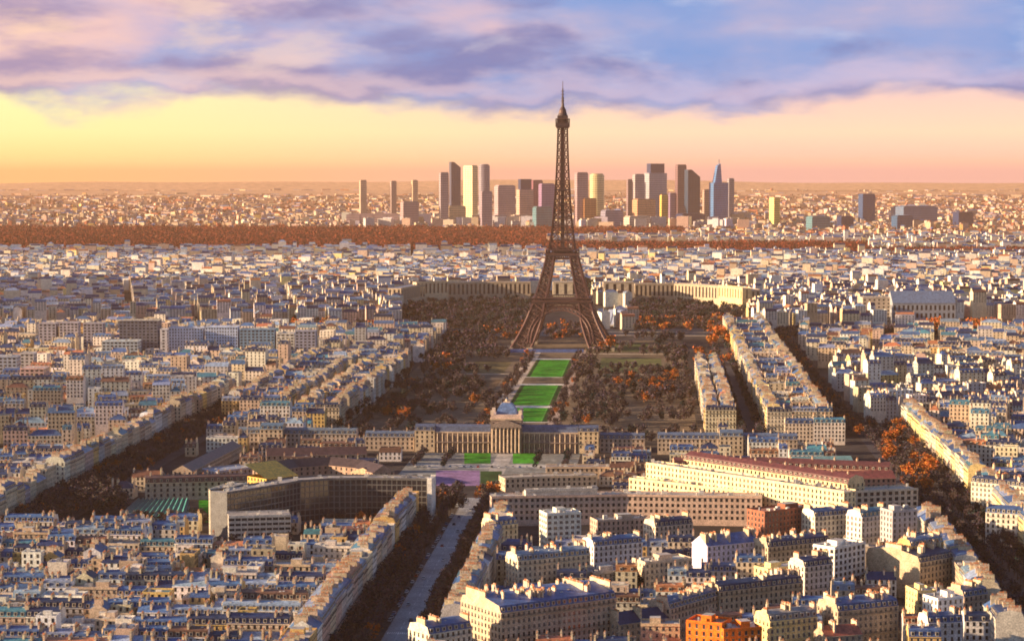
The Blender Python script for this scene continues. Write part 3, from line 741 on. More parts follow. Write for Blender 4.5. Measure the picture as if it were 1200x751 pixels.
# ------------------------------------------------------------------ the military school
SW = (.25, .19, .165); SL = (.085, .11, .18)  # school stone darkened: shade on the front put into the colour
def uvpath(pts): return [UV(u, v) for u, v in pts]
US = 1676
def school():
    e = empty('military_school', (MX, MY, 0), -AXA, 'domed stone pavilion with columned wings at the near end of the green lawns', 'palace')
    wl = MB(); wn = []
    PW = 12.0
    facade(wl, (-PW, -5), (PW, -5), 0, 26, SW, 2, 4.0, 1.8, 3.6, 6.2, wins=wn); facade(wl, (PW, -5), (PW, 17), 0, 26, SW, 1, 4.2, 1.8, 3.6, 6.2)
    facade(wl, (PW, 17), (-PW, 17), 0, 26, SW, 1, 4.2, 1.8, 3.6, 6.2); facade(wl, (-PW, 17), (-PW, -5), 0, 26, SW, 1, 4.2, 1.8, 3.6, 6.2)
    wl.box(-PW-.6, PW+.6, -5.6, 17.6, 26, 27.2, 'stone_wall', (.52, .40, .29)); wl.box(-PW+.2, PW-.2, -4.6, 16.6, 27.2, 30.2, 'stone_wall', (.62, .45, .38))  # lighter pink attic: the lit top is put into its colour
    wl.build('wall', e)
    for i in range(8):
        cm = MB(); x = -PW+1.5+i*(2*PW-3)/7; cm.cyl(x, -6.3, 1, 19.4, .75, .62, 'stone_wall', (.52, .39, .28), 10); cm.box(x-.95, x+.95, -7.2, -5.4, 0, 1, 'stone_wall', SW); cm.box(x-.9, x+.9, -7.2, -5.4, 19.4, 20.4, 'stone_wall', SW)
        cm.build('column', e)
    pd = MB(); pd.box(-PW, PW, -7.4, -5.01, 20.4, 22.2, 'stone_wall', SW)
    for y in (-7.4, -5.01): pd.face([(-PW, y, 22.2), (PW, y, 22.2), (0, y, 26.6)], 'stone_wall', SW)
    pd.face([(-PW, -7.4, 22.2), (0, -7.4, 26.6), (0, -5.01, 26.6), (-PW, -5.01, 22.2)], 'stone_wall', SW); pd.face([(PW, -7.4, 22.2), (0, -7.4, 26.6), (0, -5.01, 26.6), (PW, -5.01, 22.2)], 'stone_wall', SW)
    pd.build('pediment', e)
    dm = MB(); prof = [(8.0, 30.2), (7.8, 32), (7.0, 34), (5.8, 36), (4.3, 37.6), (3.0, 38.6), (2.6, 38.8)]
    for (o0, z0), (o1, z1) in zip(prof, prof[1:]):
        for k in range(4):
            ca, sa = (1, 0, -1, 0)[k], (0, 1, 0, -1)[k]; T_ = lambda x, o, z: (x*ca+o*sa, 6+x*sa-o*ca, z)
            dm.face([T_(-o0, o0, z0), T_(o0, o0, z0), T_(o1, o1, z1), T_(-o1, o1, z1)], 'zinc_roof', (.10, .17, .34))
    dm.box(-2.6, 2.6, 3.4, 8.6, 38.8, 39.6, 'stone_wall', (.6, .45, .33))
    do = dm.build('dome', e)
    ln = MB(); ln.cyl(0, 6, 39.6, 41.4, 1.3, 1.2, 'stone_wall', (.5, .4, .3), 8); ln.cyl(0, 6, 41.4, 43.2, 1.2, .1, 'zinc_roof', SL, 8); ln.build('lantern', do)
    for s_ in (-1, 1):
        for y in (-4.0, 13.5):
            um = MB(); um.box(s_*(PW-1)-1.3, s_*(PW-1)+1.3, y, y+2.4, 30.2, 33.5, 'stone_wall', (.68, .52, .40)); um.build('corner_block', e)
    for s_ in (-1, 1):
        w2 = MB(); a, b_ = (12.05, 56) 
        x0, x1 = (a, b_) if s_ > 0 else (-b_, -a)
        facade(w2, (x0, 0), (x1, 0), 0, 16, SW, 2, 3.7, 1.7, 3.8, 7.0, wins=wn); facade(w2, (x1, 0), (x1, 13), 0, 16, SW, 0); facade(w2, (x1, 13), (x0, 13), 0, 16, SW, 1, 3.7, 1.7, 3.8, 7.0); facade(w2, (x0, 13), (x0, 0), 0, 16, SW, 0)
        w2.box(x0, x1, -.8, -.01, 15, 16.2, 'stone_wall', (.54, .41, .30)); w2.box(x0, x1, -2.4, -.01, 7.6, 8.4, 'stone_wall', SW, bottom=True)
        wo2 = w2.build('side_wing', e)
        n = 11
        for i in range(n):
            cm = MB(); x = x0+2+i*(x1-x0-4)/(n-1)
            cm.cyl(x, -1.7, 0, 7.6, .42, .38, 'stone_wall', (.55, .42, .30), 8); cm.cyl(x, -1.7, 8.4, 15, .40, .36, 'stone_wall', (.55, .42, .30), 8); cm.build('column', wo2)
        r2 = MB(); 
        for (y0, z0), (y1, z1) in zip([(-.5, 16.2), (1.6, 20), (6.5, 21.4), (11.4, 20), (13.4, 16.2)], [(1.6, 20), (6.5, 21.4), (11.4, 20), (13.4, 16.2)]):
            r2.face([(x0, y0, z0), (x1, y0, z0), (x1, y1, z1), (x0, y1, z1)], 'zinc_roof', SL)
        xe = x1 if s_ > 0 else x0
        r2.face([(xe, -.5, 16.2), (xe, 1.6, 20), (xe, 6.5, 21.4), (xe, 11.4, 20), (xe, 13.4, 16.2)], 'stone_wall', SW)
        r2.build('roof', wo2)
    for (x, y, z, a_, w_, h_) in wn[:100]: link_copy(window_mesh(w_, h_, 3), 'window', e, (x, y, z), a_)
school()
def ubar(name, label, u, v0, v1, depth, h, **kw):
    return strip(name, label, kw.pop('cat', 'building'), uvpath([(u, v0), (u, v1)]), depth, h, **kw)
ubar('corner_pavilion', 'stone end pavilion with steep slate roof closing the right columned wing', US-3, 56.3, 72, 17, 17, roof='mansard', wc=(.60, .45, .28), rc=SL, cat='pavilion', bay=3.6)
ubar('corner_pavilion', 'stone end pavilion with steep slate roof closing the left columned wing', US-3, -72, -56.3, 17, 17, roof='mansard', wc=(.55, .42, .28), rc=SL, cat='pavilion', bay=3.6)
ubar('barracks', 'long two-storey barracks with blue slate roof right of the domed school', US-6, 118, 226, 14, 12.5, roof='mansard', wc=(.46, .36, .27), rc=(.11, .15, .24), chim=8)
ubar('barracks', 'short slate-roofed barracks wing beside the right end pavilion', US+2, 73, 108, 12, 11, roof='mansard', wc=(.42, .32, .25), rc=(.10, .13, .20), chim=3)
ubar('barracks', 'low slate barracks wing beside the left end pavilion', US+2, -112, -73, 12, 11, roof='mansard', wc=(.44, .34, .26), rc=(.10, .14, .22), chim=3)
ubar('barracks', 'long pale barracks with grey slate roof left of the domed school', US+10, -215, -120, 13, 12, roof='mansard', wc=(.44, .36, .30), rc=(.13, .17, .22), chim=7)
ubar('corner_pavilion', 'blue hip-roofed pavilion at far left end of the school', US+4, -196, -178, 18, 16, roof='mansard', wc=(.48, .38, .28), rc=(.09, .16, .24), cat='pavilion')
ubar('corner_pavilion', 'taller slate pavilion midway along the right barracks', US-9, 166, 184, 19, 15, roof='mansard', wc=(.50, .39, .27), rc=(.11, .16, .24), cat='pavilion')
strip('riding_hall', 'curved riding hall with dark brown roof left of the forecourt', 'hall', gpath([(318, 553), (350, 547), (385, 545), (415, 548), (437, 554)], 9), 17, 9, roof='gable', wc=(.40, .27, .20), rc=(.06, .042, .042), rise=5, bay=4, detail=2)
strip('riding_hall', 'straight hall with dark brown roof behind the curved riding hall', 'hall', gpath([(312, 534), (430, 532)], 9), 15, 9, roof='gable', wc=(.42, .30, .22), rc=(.075, .045, .045), rise=5, bay=4)
strip('gabled_shed', 'small shed with orange gable roof beside the curved riding hall', 'shed', gpath([(439, 556), (462, 552)], 7), 22, 7, roof='gable', wc=(.55, .38, .24), rc=(.30, .13, .08), rise=4)
strip('market_hall', 'hall with bright ochre sloping roof behind the long glass office slab', 'hall', gpath([(312, 561), (349, 556)], 8), 24, 8, roof='slope', rise=8, wc=(.70, .45, .12), rc=(.72, .42, .06))
strip('long_shed', 'low brown-roofed shed row left of the ochre hall', 'shed', gpath([(170, 566), (290, 563)], 12), 13, 12, roof='mansard', wc=(.52, .42, .30), rc=(.12, .07, .06), chim=9, bay=4)
strip('long_shed', 'long dark-roofed shed running back beside the boulevard trees', 'shed', gpath([(225, 552), (283, 522)], 9), 14, 9, roof='gable', wc=(.42, .32, .24), rc=(.13, .09, .08), rise=4)
strip('long_shed', 'flat grey shed between the riding halls and the boulevard', 'shed', gpath([(255, 553), (300, 548)], 8), 20, 8, roof='flat', wc=(.36, .36, .40), rc=(.28, .33, .42))
strip('round_market', 'low cream hall with round end beside the mauve square', 'hall', gpath([(592, 561), (640, 559), (700, 558)], 9), 16, 9, roof='flat', wc=(.58, .46, .32), rc=(.40, .34, .27))
strip('round_market', 'flat tan annex with dark openings behind the long tan ministry', 'hall', gpath([(640, 548), (730, 548)], 8), 14, 8, roof='flat', wc=(.45, .34, .25), rc=(.28, .24, .22))
# slab with glass grid
UW = (.13, .13, .135); UG = (.02, .022, .035)
strip('office_slab', 'long dark glass office slab with white end wall beside the avenue', 'office building', gpath([(266, 578), (318, 570), (352, 564), (385, 561.5), (430, 561), (500, 562)], 27), 15, 27, roof='flat', wc=UW, rc=(.36, .33, .30), bay=2.9, ww=2.66, wh=2.95, fl=3.6, sill=.55, gl=UG, ends=False)
strip('office_slab', 'short white office wing with balcony bands joined behind the glass slab', 'office building', gpath([(262, 575), (290, 566)], 27), 10, 27, roof='flat', wc=(.74, .66, .52), rc=(.4, .36, .3), ends=False, detail=0, bay=3)
strip('office_block', 'pale office block with horizontal window bands before the glass slab', 'office building', gpath([(268, 606), (341, 604)], 16), 17, 16, roof='flat', wc=(.60, .55, .48), rc=(.42, .38, .34), bay=3.4, ww=3.1, wh=1.5, fl=3.0, gl=(.05, .05, .06))
strip('stair_tower', 'narrow white end tower closing the dark glass slab beside the avenue', 'stair tower', gpath([(500.5, 561.5), (506, 561.6)], 28.5), 15, 28.5, roof='flat', wc=(.74, .70, .64), rc=(.5, .48, .45), detail=0, clutter=False)
# green court hall
def green_hall():
    a = G(150, 607, 4); e = empty('glass_hall', (a[0], a[1], 0), 0, 'low hall with teal striped glass roof beside the green court', 'hall')
    wl = MB(); rf = MB(); P_ = [G(136, 607, 5), G(216, 607, 5), G(222, 586, 5), G(160, 586, 5)]; P_ = [(x-a[0], y-a[1]) for x, y in P_]
    for i in range(4):
        facade(wl, P_[i], P_[(i+1) % 4], 0, 5, (.30, .45, .40), 1, 3, 2, 2.4, 3.6)
    wl.build('wall', e); n = 12
    for i in range(n):
        f0, f1 = i/n, (i+.55)/n
        L = lambda f, k: (P_[0][0]+(P_[1][0]-P_[0][0])*f, P_[0][1]+(P_[1][1]-P_[0][1])*f) if k == 0 else (P_[3][0]+(P_[2][0]-P_[3][0])*f, P_[3][1]+(P_[2][1]-P_[3][1])*f)
        a0, a1, b0, b1 = L(f0, 0), L(f1, 0), L(f0, 1), L(f1, 1); c0, c1 = L((i+1)/n, 0), L((i+1)/n, 1)
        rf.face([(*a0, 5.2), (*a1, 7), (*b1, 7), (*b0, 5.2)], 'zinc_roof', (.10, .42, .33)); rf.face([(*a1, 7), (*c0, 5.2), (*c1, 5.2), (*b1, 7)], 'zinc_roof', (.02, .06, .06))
    rf.build('roof', e)
green_hall()
# long tan ministry and the yellow block behind it
strip('ministry_building', 'long flat-roofed tan building with rows of square windows across the centre', 'office building', gpath([(576, 583), (735, 580.5), (893, 583)], 18), 15, 18, roof='flat', wc=(.56, .40, .31), rc=(.44, .38, .33), bay=3.3, ww=1.7, wh=2.0, fl=3.7)
strip('penthouse_row', 'low white penthouse row along the roof of the tan ministry', 'rooftop block', gpath([(616, 575), (700, 573)], 21.5), 6, 3.2, z0=18.15, roof='flat', wc=(.66, .58, .48), rc=(.5, .47, .43), bay=4, fl=2.9, wh=1.3, sill=.6)
strip('yellow_block', 'lower sunlit yellow front with terrace roof before tall diagonal front', 'office building', gpath([(737, 561), (862, 575), (988, 592)], 18), 9, 18, roof='flat', wc=(.80, .64, .38), rc=(.66, .54, .36), bay=3.5, ww=1.4, wh=2.0, fl=3.5)
strip('yellow_block', 'tall sunlit yellow diagonal front with rows of windows facing left', 'office building', gpath([(757, 543), (989, 577)], 27), 11, 27, roof='flat', wc=(.80, .64, .38), rc=(.60, .48, .34), bay=3.3, ww=1.3, wh=2.0, fl=3.4)
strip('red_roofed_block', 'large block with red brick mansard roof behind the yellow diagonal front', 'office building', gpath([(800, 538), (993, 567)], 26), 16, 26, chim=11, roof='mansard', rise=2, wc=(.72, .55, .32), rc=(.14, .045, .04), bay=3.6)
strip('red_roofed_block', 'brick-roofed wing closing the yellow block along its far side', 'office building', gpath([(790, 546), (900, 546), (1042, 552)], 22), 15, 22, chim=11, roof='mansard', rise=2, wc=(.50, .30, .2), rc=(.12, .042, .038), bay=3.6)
strip('end_block', 'pale end block with grid of square windows by the right avenue', 'office building', gpath([(989, 577), (1076, 573)], 21), 15, 21, roof='flat', wc=(.62, .52, .40), rc=(.42, .35, .30), bay=4.0, ww=2.4, wh=2.3, fl=3.6)
strip('red_roofed_block', 'shallow red-roofed hall with grey top inside the yellow block', 'office building', gpath([(905, 562), (1050, 560)], 19), 18, 19, roof='gable', rise=4, wc=(.45, .25, .18), rc=(.20, .06, .05))
strip('green_shed', 'teal copper-roofed hall behind the red-roofed blocks', 'hall', gpath([(930, 541), (1000, 540)], 10), 14, 10, roof='gable', rise=3, wc=(.35, .38, .36), rc=(.16, .30, .30))

# ------------------------------------------------------------------ palaces and large fronts behind the tower
CW = (.47, .37, .26)
def chaillot(side):
    if side < 0:
        pts = [(470, 338), (492, 334), (520, 332), (570, 331), (622, 331)]; lab = 'long low stone palace wing with tall piers left of the tower'
    else:
        pts = [(744, 333), (790, 333), (830, 335), (858, 337), (875, 340)]; lab = 'curved stone palace wing with tall piers right of the tower'
    p = gpath(pts, 33); return strip('palace_wing', lab, 'palace', p, 22, 33, roof='flat', wc=CW, rc=(.20, .22, .28), bay=7, ww=3.4, wh=17, fl=22, sill=3, clutter=False, gl=(.05, .06, .09))
chaillot(-1); chaillot(1)
strip('palace_pavilion', 'square stone head pavilion at the inner end of right palace wing', 'palace', gpath([(707, 331), (743, 331)], 38), 32, 38, roof='flat', wc=(.50, .40, .29), rc=(.25, .25, .28), bay=12, ww=5, wh=17, fl=24, sill=5, clutter=False)
strip('palace_pavilion', 'square stone head pavilion seen between the tower legs', 'palace', gpath([(648, 331), (678, 331)], 38), 32, 38, roof='flat', wc=(.62, .50, .34), rc=(.25, .25, .28), bay=12, ww=5, wh=17, fl=24, sill=5, clutter=False)
strip('palace_pavilion', 'small columned stone pavilion at outer end of left palace wing', 'palace', gpath([(488, 331), (525, 330)], 37), 14, 37, roof='flat', wc=(.66, .52, .34), rc=(.25, .25, .28), bay=7, ww=3, wh=16, fl=22, sill=4, clutter=False)
strip('palace_pavilion', 'corner pavilion in sunlit wall colour at outer end of right palace wing', 'palace', gpath([(842, 335), (870, 338)], 36), 16, 36, roof='flat', wc=(.70, .52, .28), rc=(.25, .25, .28), bay=8, ww=3, wh=14, fl=20, sill=4, clutter=False)  # brighter wall colour stands for sun on the end of the wing
def fountain():
    a = G(719, 382); e = empty('fountain', (a[0], a[1], 0), -AXA, 'long pale cascade fountain on the slope behind the tower', 'fountain')
    L = G(719, 364)[1]-a[1]; bm_ = MB(); bm_.box(-15, 15, 0, L, 0, 1.2, 'stone_wall', (.60, .54, .46)); bm_.build('basin', e)
    wm = MB()
    for k in range(3): wm.box(-13+k*9.5, -6+k*9.5, 4, L-6, 1.2, 2.4, 'stone_wall', (.66, .70, .78))
    wm.build('water_jets', e)
fountain()
strip('hip_roofed_palace', 'large palace, blue shade put into its walls, high hip roof right of the tower', 'palace', gpath([(1046, 355), (1120, 355)], 34), 46, 34, roof='gable', rise=16, wc=(.30, .32, .36), rc=(.12, .17, .27), bay=6, ww=3, wh=7, fl=11, clutter=False)  # blue-grey wall colour carries the shade on this front
strip('museum_block', 'pale tan block left of the blue hip-roofed palace', 'building', gpath([(1011, 349), (1044, 349)], 40), 30, 40, roof='flat', wc=(.56, .45, .34), rc=(.4, .37, .33), bay=6, ww=2.6, wh=2.4, fl=5)
strip('long_museum', 'long low blue-roofed museum left of the pale tan block', 'building', gpath([(902, 347), (1008, 346)], 22), 34, 22, roof='flat', wc=(.28, .31, .38), rc=(.15, .20, .30), bay=7, ww=3, wh=6, fl=9, clutter=False)
# slabs to the left
def slab(x0, x1, yt, yb, depth, wall, roof, label, name='apartment_slab', **kw):
    yb += 13; D = G(x0, yb)[1]; h = (yb-yt)*D/FPX*1.0
    p = [G(x0, yb), G(x1, yb)]
    kw.setdefault('bay', 4); kw.setdefault('ww', 2.6); kw.setdefault('wh', 1.7)
    return strip(name, label, 'apartment slab', p, depth, h, roof='flat', wc=wall, rc=roof, group='modern slabs on the left', **kw)
slab(46, 66, 379, 410, 16, (.44, .40, .44), (.4, .38, .4), 'grey slab, leftmost of three stripe-fronted slabs at left')
slab(70, 92, 378, 410, 16, (.48, .43, .46), (.4, .38, .4), 'grey slab, middle of three stripe-fronted slabs at left')
slab(98, 121, 379, 412, 16, (.40, .36, .40), (.4, .38, .4), 'grey slab, rightmost of three stripe-fronted slabs at left')
slab(140, 185, 376, 415, 30, (.16, .16, .20), (.66, .55, .36), 'boxy dark-fronted tower block with cream roof between slabs', detail=1)
slab(188, 196, 386, 418, 14, (.62, .58, .58), (.5, .5, .5), 'narrow pale slab right of the dark-fronted tower block')
slab(198, 238, 384, 414, 16, (.62, .67, .80), (.5, .52, .6), 'pale blue slab with vertical bays, left half of pair', bay=3, ww=1.4)
slab(241, 279, 383, 414, 16, (.58, .65, .80), (.5, .52, .6), 'pale blue slab with vertical bays, right half of pair', bay=3, ww=1.4)
slab(281, 322, 386, 414, 16, (.22, .34, .46), (.3, .36, .42), 'teal-blue slab right of the pale blue pair')
slab(324, 345, 391, 414, 20, (.74, .68, .58), (.5, .48, .44), 'small white block right of the teal-blue slab', detail=1)
slab(346, 370, 388, 417, 18, (.34, .34, .42), (.4, .4, .45), 'dark grey slab at right end of the slab group')
slab(-12, 20, 418, 450, 18, (.40, .42, .48), (.42, .42, .46), 'grey slab cut by the left picture edge', detail=1)
slab(24, 40, 414, 438, 16, (.56, .52, .50), (.42, .42, .46), 'short pale slab beside the pink cube')
slab(24, 52, 432, 458, 26, (.66, .42, .36), (.55, .42, .38), 'pink cube-shaped block on the left', detail=1)
slab(120, 162, 400, 424, 22, (.46, .50, .52), (.50, .55, .53), 'low grey-green block before the dark-fronted tower block', detail=1)
# ------------------------------------------------------------------ the far cluster of office towers
def tower(x0, x1, yt, yb, wall, label, top='flat', depth=None, capcol=None, capy=None, rot=.32, name='office_tower', cat='office tower'):
    (ax, ay), (bx, by) = G(x0, yb), G(x1, yb); w_ = bx-ax; D = ay
    h = CAM_H-(yt-HOR)*D/FPX; d_ = depth or max(22, w_*.7)
    if top != 'round' and w_ < 190:
        k_ = w_/(w_*abs(math.cos(rot))+d_*abs(math.sin(rot))); w_ *= k_; d_ *= k_
    else: rot = 0.0
    e = empty(name, ((ax+bx)/2, D, 0), rot, label, cat, 'office towers on the horizon')
    m_ = MB(); x = w_/2; y = d_/2
    hc = h if capy is None else CAM_H-(capy-HOR)*D/FPX
    cr = MB()
    if top == 'slant':
        lo = hc-w_*.55
        m_.prism([(-x, -y), (x, -y), (x, y), (-x, y)], 0, lo, 'curtain_wall', wall)
        cr.face([(-x, -y, lo), (x, -y, lo), (-x+.3*w_, -y, h), (-x, -y, h)], 'curtain_wall', wall); cr.face([(-x, y, lo), (-x, y, h), (-x+.3*w_, y, h), (x, y, lo)], 'curtain_wall', wall)
        cr.face([(-x, y, lo), (-x, -y, lo), (-x, -y, h), (-x, y, h)], 'curtain_wall', wall); cr.face([(x, -y, lo), (x, y, lo), (-x+.3*w_, y, h), (-x+.3*w_, -y, h)], 'curtain_wall', wall)
        cr.face([(-x, -y, h), (-x+.3*w_, -y, h), (-x+.3*w_, y, h), (-x, y, h)], 'curtain_wall', wall)
    elif top == 'round':
        n = 20; P_ = [(x*math.cos(2*math.pi*i/n), y*math.sin(2*math.pi*i/n)) for i in range(n)]
        m_.prism(P_, 0, h, 'curtain_wall', wall); cr.prism([(p[0]*.8, p[1]*.8) for p in P_], h, h+5, 'curtain_wall', capcol or wall)
    elif top == 'spire':
        m_.prism([(-x, -y), (x, -y), (x, y), (-x, y)], 0, hc, 'curtain_wall', wall)
        cr.face([(-x*.7, -y*.6, hc), (x*.25, -y*.6, hc), (x*.12, -y*.4, h-14), (-x*.3, -y*.4, h-22)], 'curtain_wall', wall)
        cr.face([(-x*.7, y*.6, hc), (-x*.3, y*.4, h-22), (x*.12, y*.4, h-14), (x*.25, y*.6, hc)], 'curtain_wall', wall)
        cr.face([(-x*.7, y*.6, hc), (-x*.7, -y*.6, hc), (-x*.3, -y*.4, h-22), (-x*.3, y*.4, h-22)], 'curtain_wall', wall)
        cr.face([(x*.25, -y*.6, hc), (x*.25, y*.6, hc), (x*.12, y*.4, h-14), (x*.12, -y*.4, h-14)], 'curtain_wall', wall)
        cr.face([(-x*.3, -y*.4, h-22), (x*.12, -y*.4, h-14), (x*.12, y*.4, h-14), (-x*.3, y*.4, h-22)], 'curtain_wall', wall); cr.box(-1.5, 1.5, -1.5, 1.5, h-18, h+4, 'iron', (.3, .3, .35))
    else:
        m_.prism([(-x, -y), (x, -y), (x, y), (-x, y)], 0, hc-(0 if capy else 4), 'curtain_wall', wall)
        k = .78 if top == 'cap' else .9
        cr.prism([(-x*k, -y*k), (x*k, -y*k), (x*k, y*k), (-x*k, y*k)], hc-(0 if capy else 4), h, 'curtain_wall', capcol or tuple(q*.8 for q in wall))
    for q in (-.5, 0, .5):                      # piers standing proud of the front
        m_.box(x*q-.9, x*q+.9, -y-.9, -y-.01, 0, min(hc, h)-(w_*.55 if top == 'slant' else 6), 'curtain_wall', tuple(min(.9, z*1.15) for z in wall)) if top != 'round' else None
    m_.build('shaft', e); cr.build('crown', e)
BLU, NAV, LIL, PNK, CRM, GRY, TEA = (.10, .20, .40), (.012, .035, .12), (.30, .22, .36), (.50, .32, .30), (.62, .50, .32), (.34, .32, .36), (.10, .24, .30)
T_ = tower
T_(514.5, 526, 202, 266, (.36, .31, .36), 'grey tower at left edge of the cluster left of the lattice tower')
T_(526.5, 540, 190, 263, (.05, .07, .15), 'dark tower with slanted top, left of the cream twin towers', 'slant')
T_(543, 560, 194, 262, (.80, .64, .32), 'wide cream tower right of the slant-topped tower', rot=-.7)
T_(561, 574, 194, 261, (.24, .22, .30), 'dark rounded tower behind the cream tower', 'round')
T_(562, 577, 224, 267, (.36, .29, .36), 'shorter violet-grey tower in front of the dark rounded tower')
T_(579, 604, 217, 260, (.50, .36, .40), 'pale lilac hazy block right of the violet-grey tower')
T_(605, 625, 210, 264, (.60, .42, .34), 'pink tower with dark blue cap left of lattice tower', 'cap', capcol=NAV, capy=222)
T_(622, 636, 211, 262, (.26, .10, .16), 'maroon tower behind the purple tower')
T_(631, 650, 215, 265, (.28, .18, .34), 'purple tower just left of lattice tower')
T_(624, 647, 242, 268, TEA, 'low teal tower in front of the purple tower')
T_(673, 689, 202, 264, (.42, .30, .34), 'mauve tower just right of lattice tower')
T_(691, 708, 205, 263, (.74, .62, .34), 'rounded bright cream tower right of lattice tower', 'round')
T_(681, 699, 232, 264, (.60, .28, .12), 'low orange block below the rounded cream tower')
T_(734, 741, 210, 262, (.28, .20, .22), 'thin dark tower left of the silver tower')
T_(741, 755, 204, 263, (.46, .40, .42), 'silver tower left of the dark-capped tower')
T_(755, 781, 192, 262, (.40, .40, .46), 'broad silver tower with dark blue cap', 'cap', capcol=NAV, capy=203)
T_(741, 768, 233, 266, (.62, .34, .20), 'low orange-pink block before the silver towers')
T_(773, 783, 228, 265, (.84, .56, .14), 'small golden block before the broad silver tower')
T_(783, 792, 226, 264, LIL, 'small lilac block beside the golden block')
T_(791, 804, 193, 264, (.20, .12, .14), 'dark brown tower attached to the blue-black tower')
T_(802, 820, 199, 266, (.015, .05, .11), 'tall blue-black glass tower with sloping top', 'slant', capy=199)
T_(792, 826, 250, 267, NAV, 'low navy podium under the blue-black tower')
T_(823, 832, 222, 263, (.50, .34, .28), 'thin pinkish tower left of the spired tower')
T_(831, 853, 188, 264, (.08, .22, .48), 'blue glass tower with tall tapering spire', 'spire', capy=214)
T_(852, 860, 209, 262, GRY, 'slim grey tower right of the spired tower')
T_(901, 914, 231, 265, (.84, .62, .16), 'bright yellow tower with one dark side right of the cluster', rot=.75)
T_(1006, 1025, 227, 262, (.015, .07, .20), 'isolated navy blue tower at right')
T_(945, 972, 253, 270, TEA, 'low teal block left of the isolated navy tower', name='office_block')
T_(981, 1000, 253, 268, NAV, 'low dark blue block beside the isolated navy tower', name='office_block')
T_(1045, 1097, 241, 262, (.12, .20, .34), 'long blue slab right of the isolated navy tower', name='office_block')
T_(1045, 1069, 252, 270, (.03, .10, .22), 'dark blue block in front of long blue slab', name='office_block')
T_(1117, 1140, 248, 266, NAV, 'small navy block far right', name='office_block')
T_(704, 730, 246, 266, (.28, .27, .38), 'low blue-grey block right of the rounded cream tower', name='office_block')
T_(731, 762, 253, 268, (.64, .54, .44), 'low cream block below the silver towers', name='office_block')
T_(421, 430, 211, 258, (.58, .44, .34), 'hazy pale tower, leftmost of three lone towers', depth=30)
T_(457, 465, 212, 258, (.38, .29, .28), 'hazy brown tower, middle of three lone towers', depth=30)
T_(482, 490, 211, 258, (.70, .50, .34), 'hazy cream tower, rightmost of three lone towers', depth=30)
T_(406, 467, 250, 265, (.46, .33, .34), 'long mauve housing slab left of the tower cluster', name='housing_slab', cat='housing slab', depth=20)
T_(469, 491, 236, 266, (.42, .30, .32), 'stubby mauve block right of the long mauve slab', name='housing_slab', cat='housing slab')
T_(576, 596, 252, 266, (.36, .33, .36), 'low grey slab below the pale lilac block', name='housing_slab', cat='housing slab')
T_(597, 624, 252, 266, (.62, .48, .38), 'low cream slab below the pink capped tower', name='housing_slab', cat='housing slab')
T_(522, 546, 241, 265, (.72, .52, .30), 'low bright cream slab in front of slant-topped tower', name='housing_slab', cat='housing slab')

# ------------------------------------------------------------------ near houses placed one by one
def HB(*a, **k):
    b = px_building(*a, **k); HAND.append(b); return b
HB(587, 718, 722, 700, 24, 34, 'mansard', 'tan', 'blue zinc', 'big tan corner house with balcony bands at bottom centre', sides=3)
HB(503, 743, 553, 735, 19, 16, 'mansard', 'pale', 'blue zinc', 'pale house with blue zinc roof right of avenue at bottom edge', sides=2)
HB(726, 732, 783, 724, 13, 14, 'gable', 'tan', 'dark slate', 'low dark-roofed house between tan corner house and long slate row', sides=2)
HB(786, 713, 842, 697, 17, 13, 'mansard', 'tan', 'blue zinc', 'tan slate-roofed house left of the orange house', sides=2)
HB(843, 693, 941, 682, 19, 13, 'mansard', 'tan', 'dark slate', 'long tan row house with dark slate roof above the orange house', sides=2)
HB(943, 664, 976, 660, 21, 13, 'mansard', 'pale', 'dark slate', 'pale mansard house adjoining the white grid-windowed block', sides=2)
HB(978, 643, 1014, 636, 26, 14, 'flat', 'white', 'pale flat', 'white flat-roofed block with grid of square windows', sides=3, ww=2.0, wh=1.9, bay=3.2)
HB(900, 641, 972, 634, 19, 15, 'mansard', 'tan', 'dark slate', 'tan house with long dark slate roof behind white grid block', sides=2)
b_ = HB(1078, 659, 1117, 652, 20, 36, 'mansard', 'tan', 'dark slate', 'corner house with slate mansard and huge blank tan side wall', sides=0)
HB(1068, 640, 1106, 634, 26, 10, 'mansard', 'ochre', 'pale zinc', 'ochre-topped house rising behind the blank tan side wall', sides=3)
HB(829, 640, 889, 634, 20, 15, 'gable', 'lavender', 'blue zinc', 'lavender-white house with blue roof and blank tan gable', sides=0)
HB(696, 640, 753, 635, 19, 14, 'mansard', 'white', 'blue zinc', 'bluish white house with blue roof left of centre right', sides=2)
HB(641, 603, 681, 601, 26, 14, 'flat', 'white', 'pale flat', 'tall white modern block with balconies before long tan ministry', sides=2, ww=2.0, wh=1.8, bay=3.2)
HB(756, 660, 811, 655, 17, 14, 'flat', 'cream', 'pale flat', 'cream flat-roofed house left of the lavender-white house', sides=2)
HB(607, 657, 692, 649, 19, 14, 'mansard', 'cream', 'pale zinc', 'wide cream house with cluttered zinc roof above tan corner house', sides=2)
HB(580, 616, 607, 613, 18, 14, 'mansard', 'cream', 'blue zinc', 'small cream house by avenue trees at left end of ministry', sides=2)
HB(700, 611, 760, 608, 17, 13, 'flat', 'pinkish', 'grey flat', 'pinkish flat-roofed house right of the tall white modern block', sides=2)
HB(768, 617, 812, 613, 18, 13, 'mansard', 'cream', 'dark slate', 'cream house with slate roof behind the lavender-white house', sides=2)
HB(695, 672, 748, 668, 12, 12, 'flat', 'grey', 'grey flat', 'low grey courtyard block beside wide cream house', sides=2)
HB(896, 601, 951, 594, 22, 15, 'flat', 'brick', 'terracotta', 'red-brown brick house before the sunlit yellow block', sides=2)
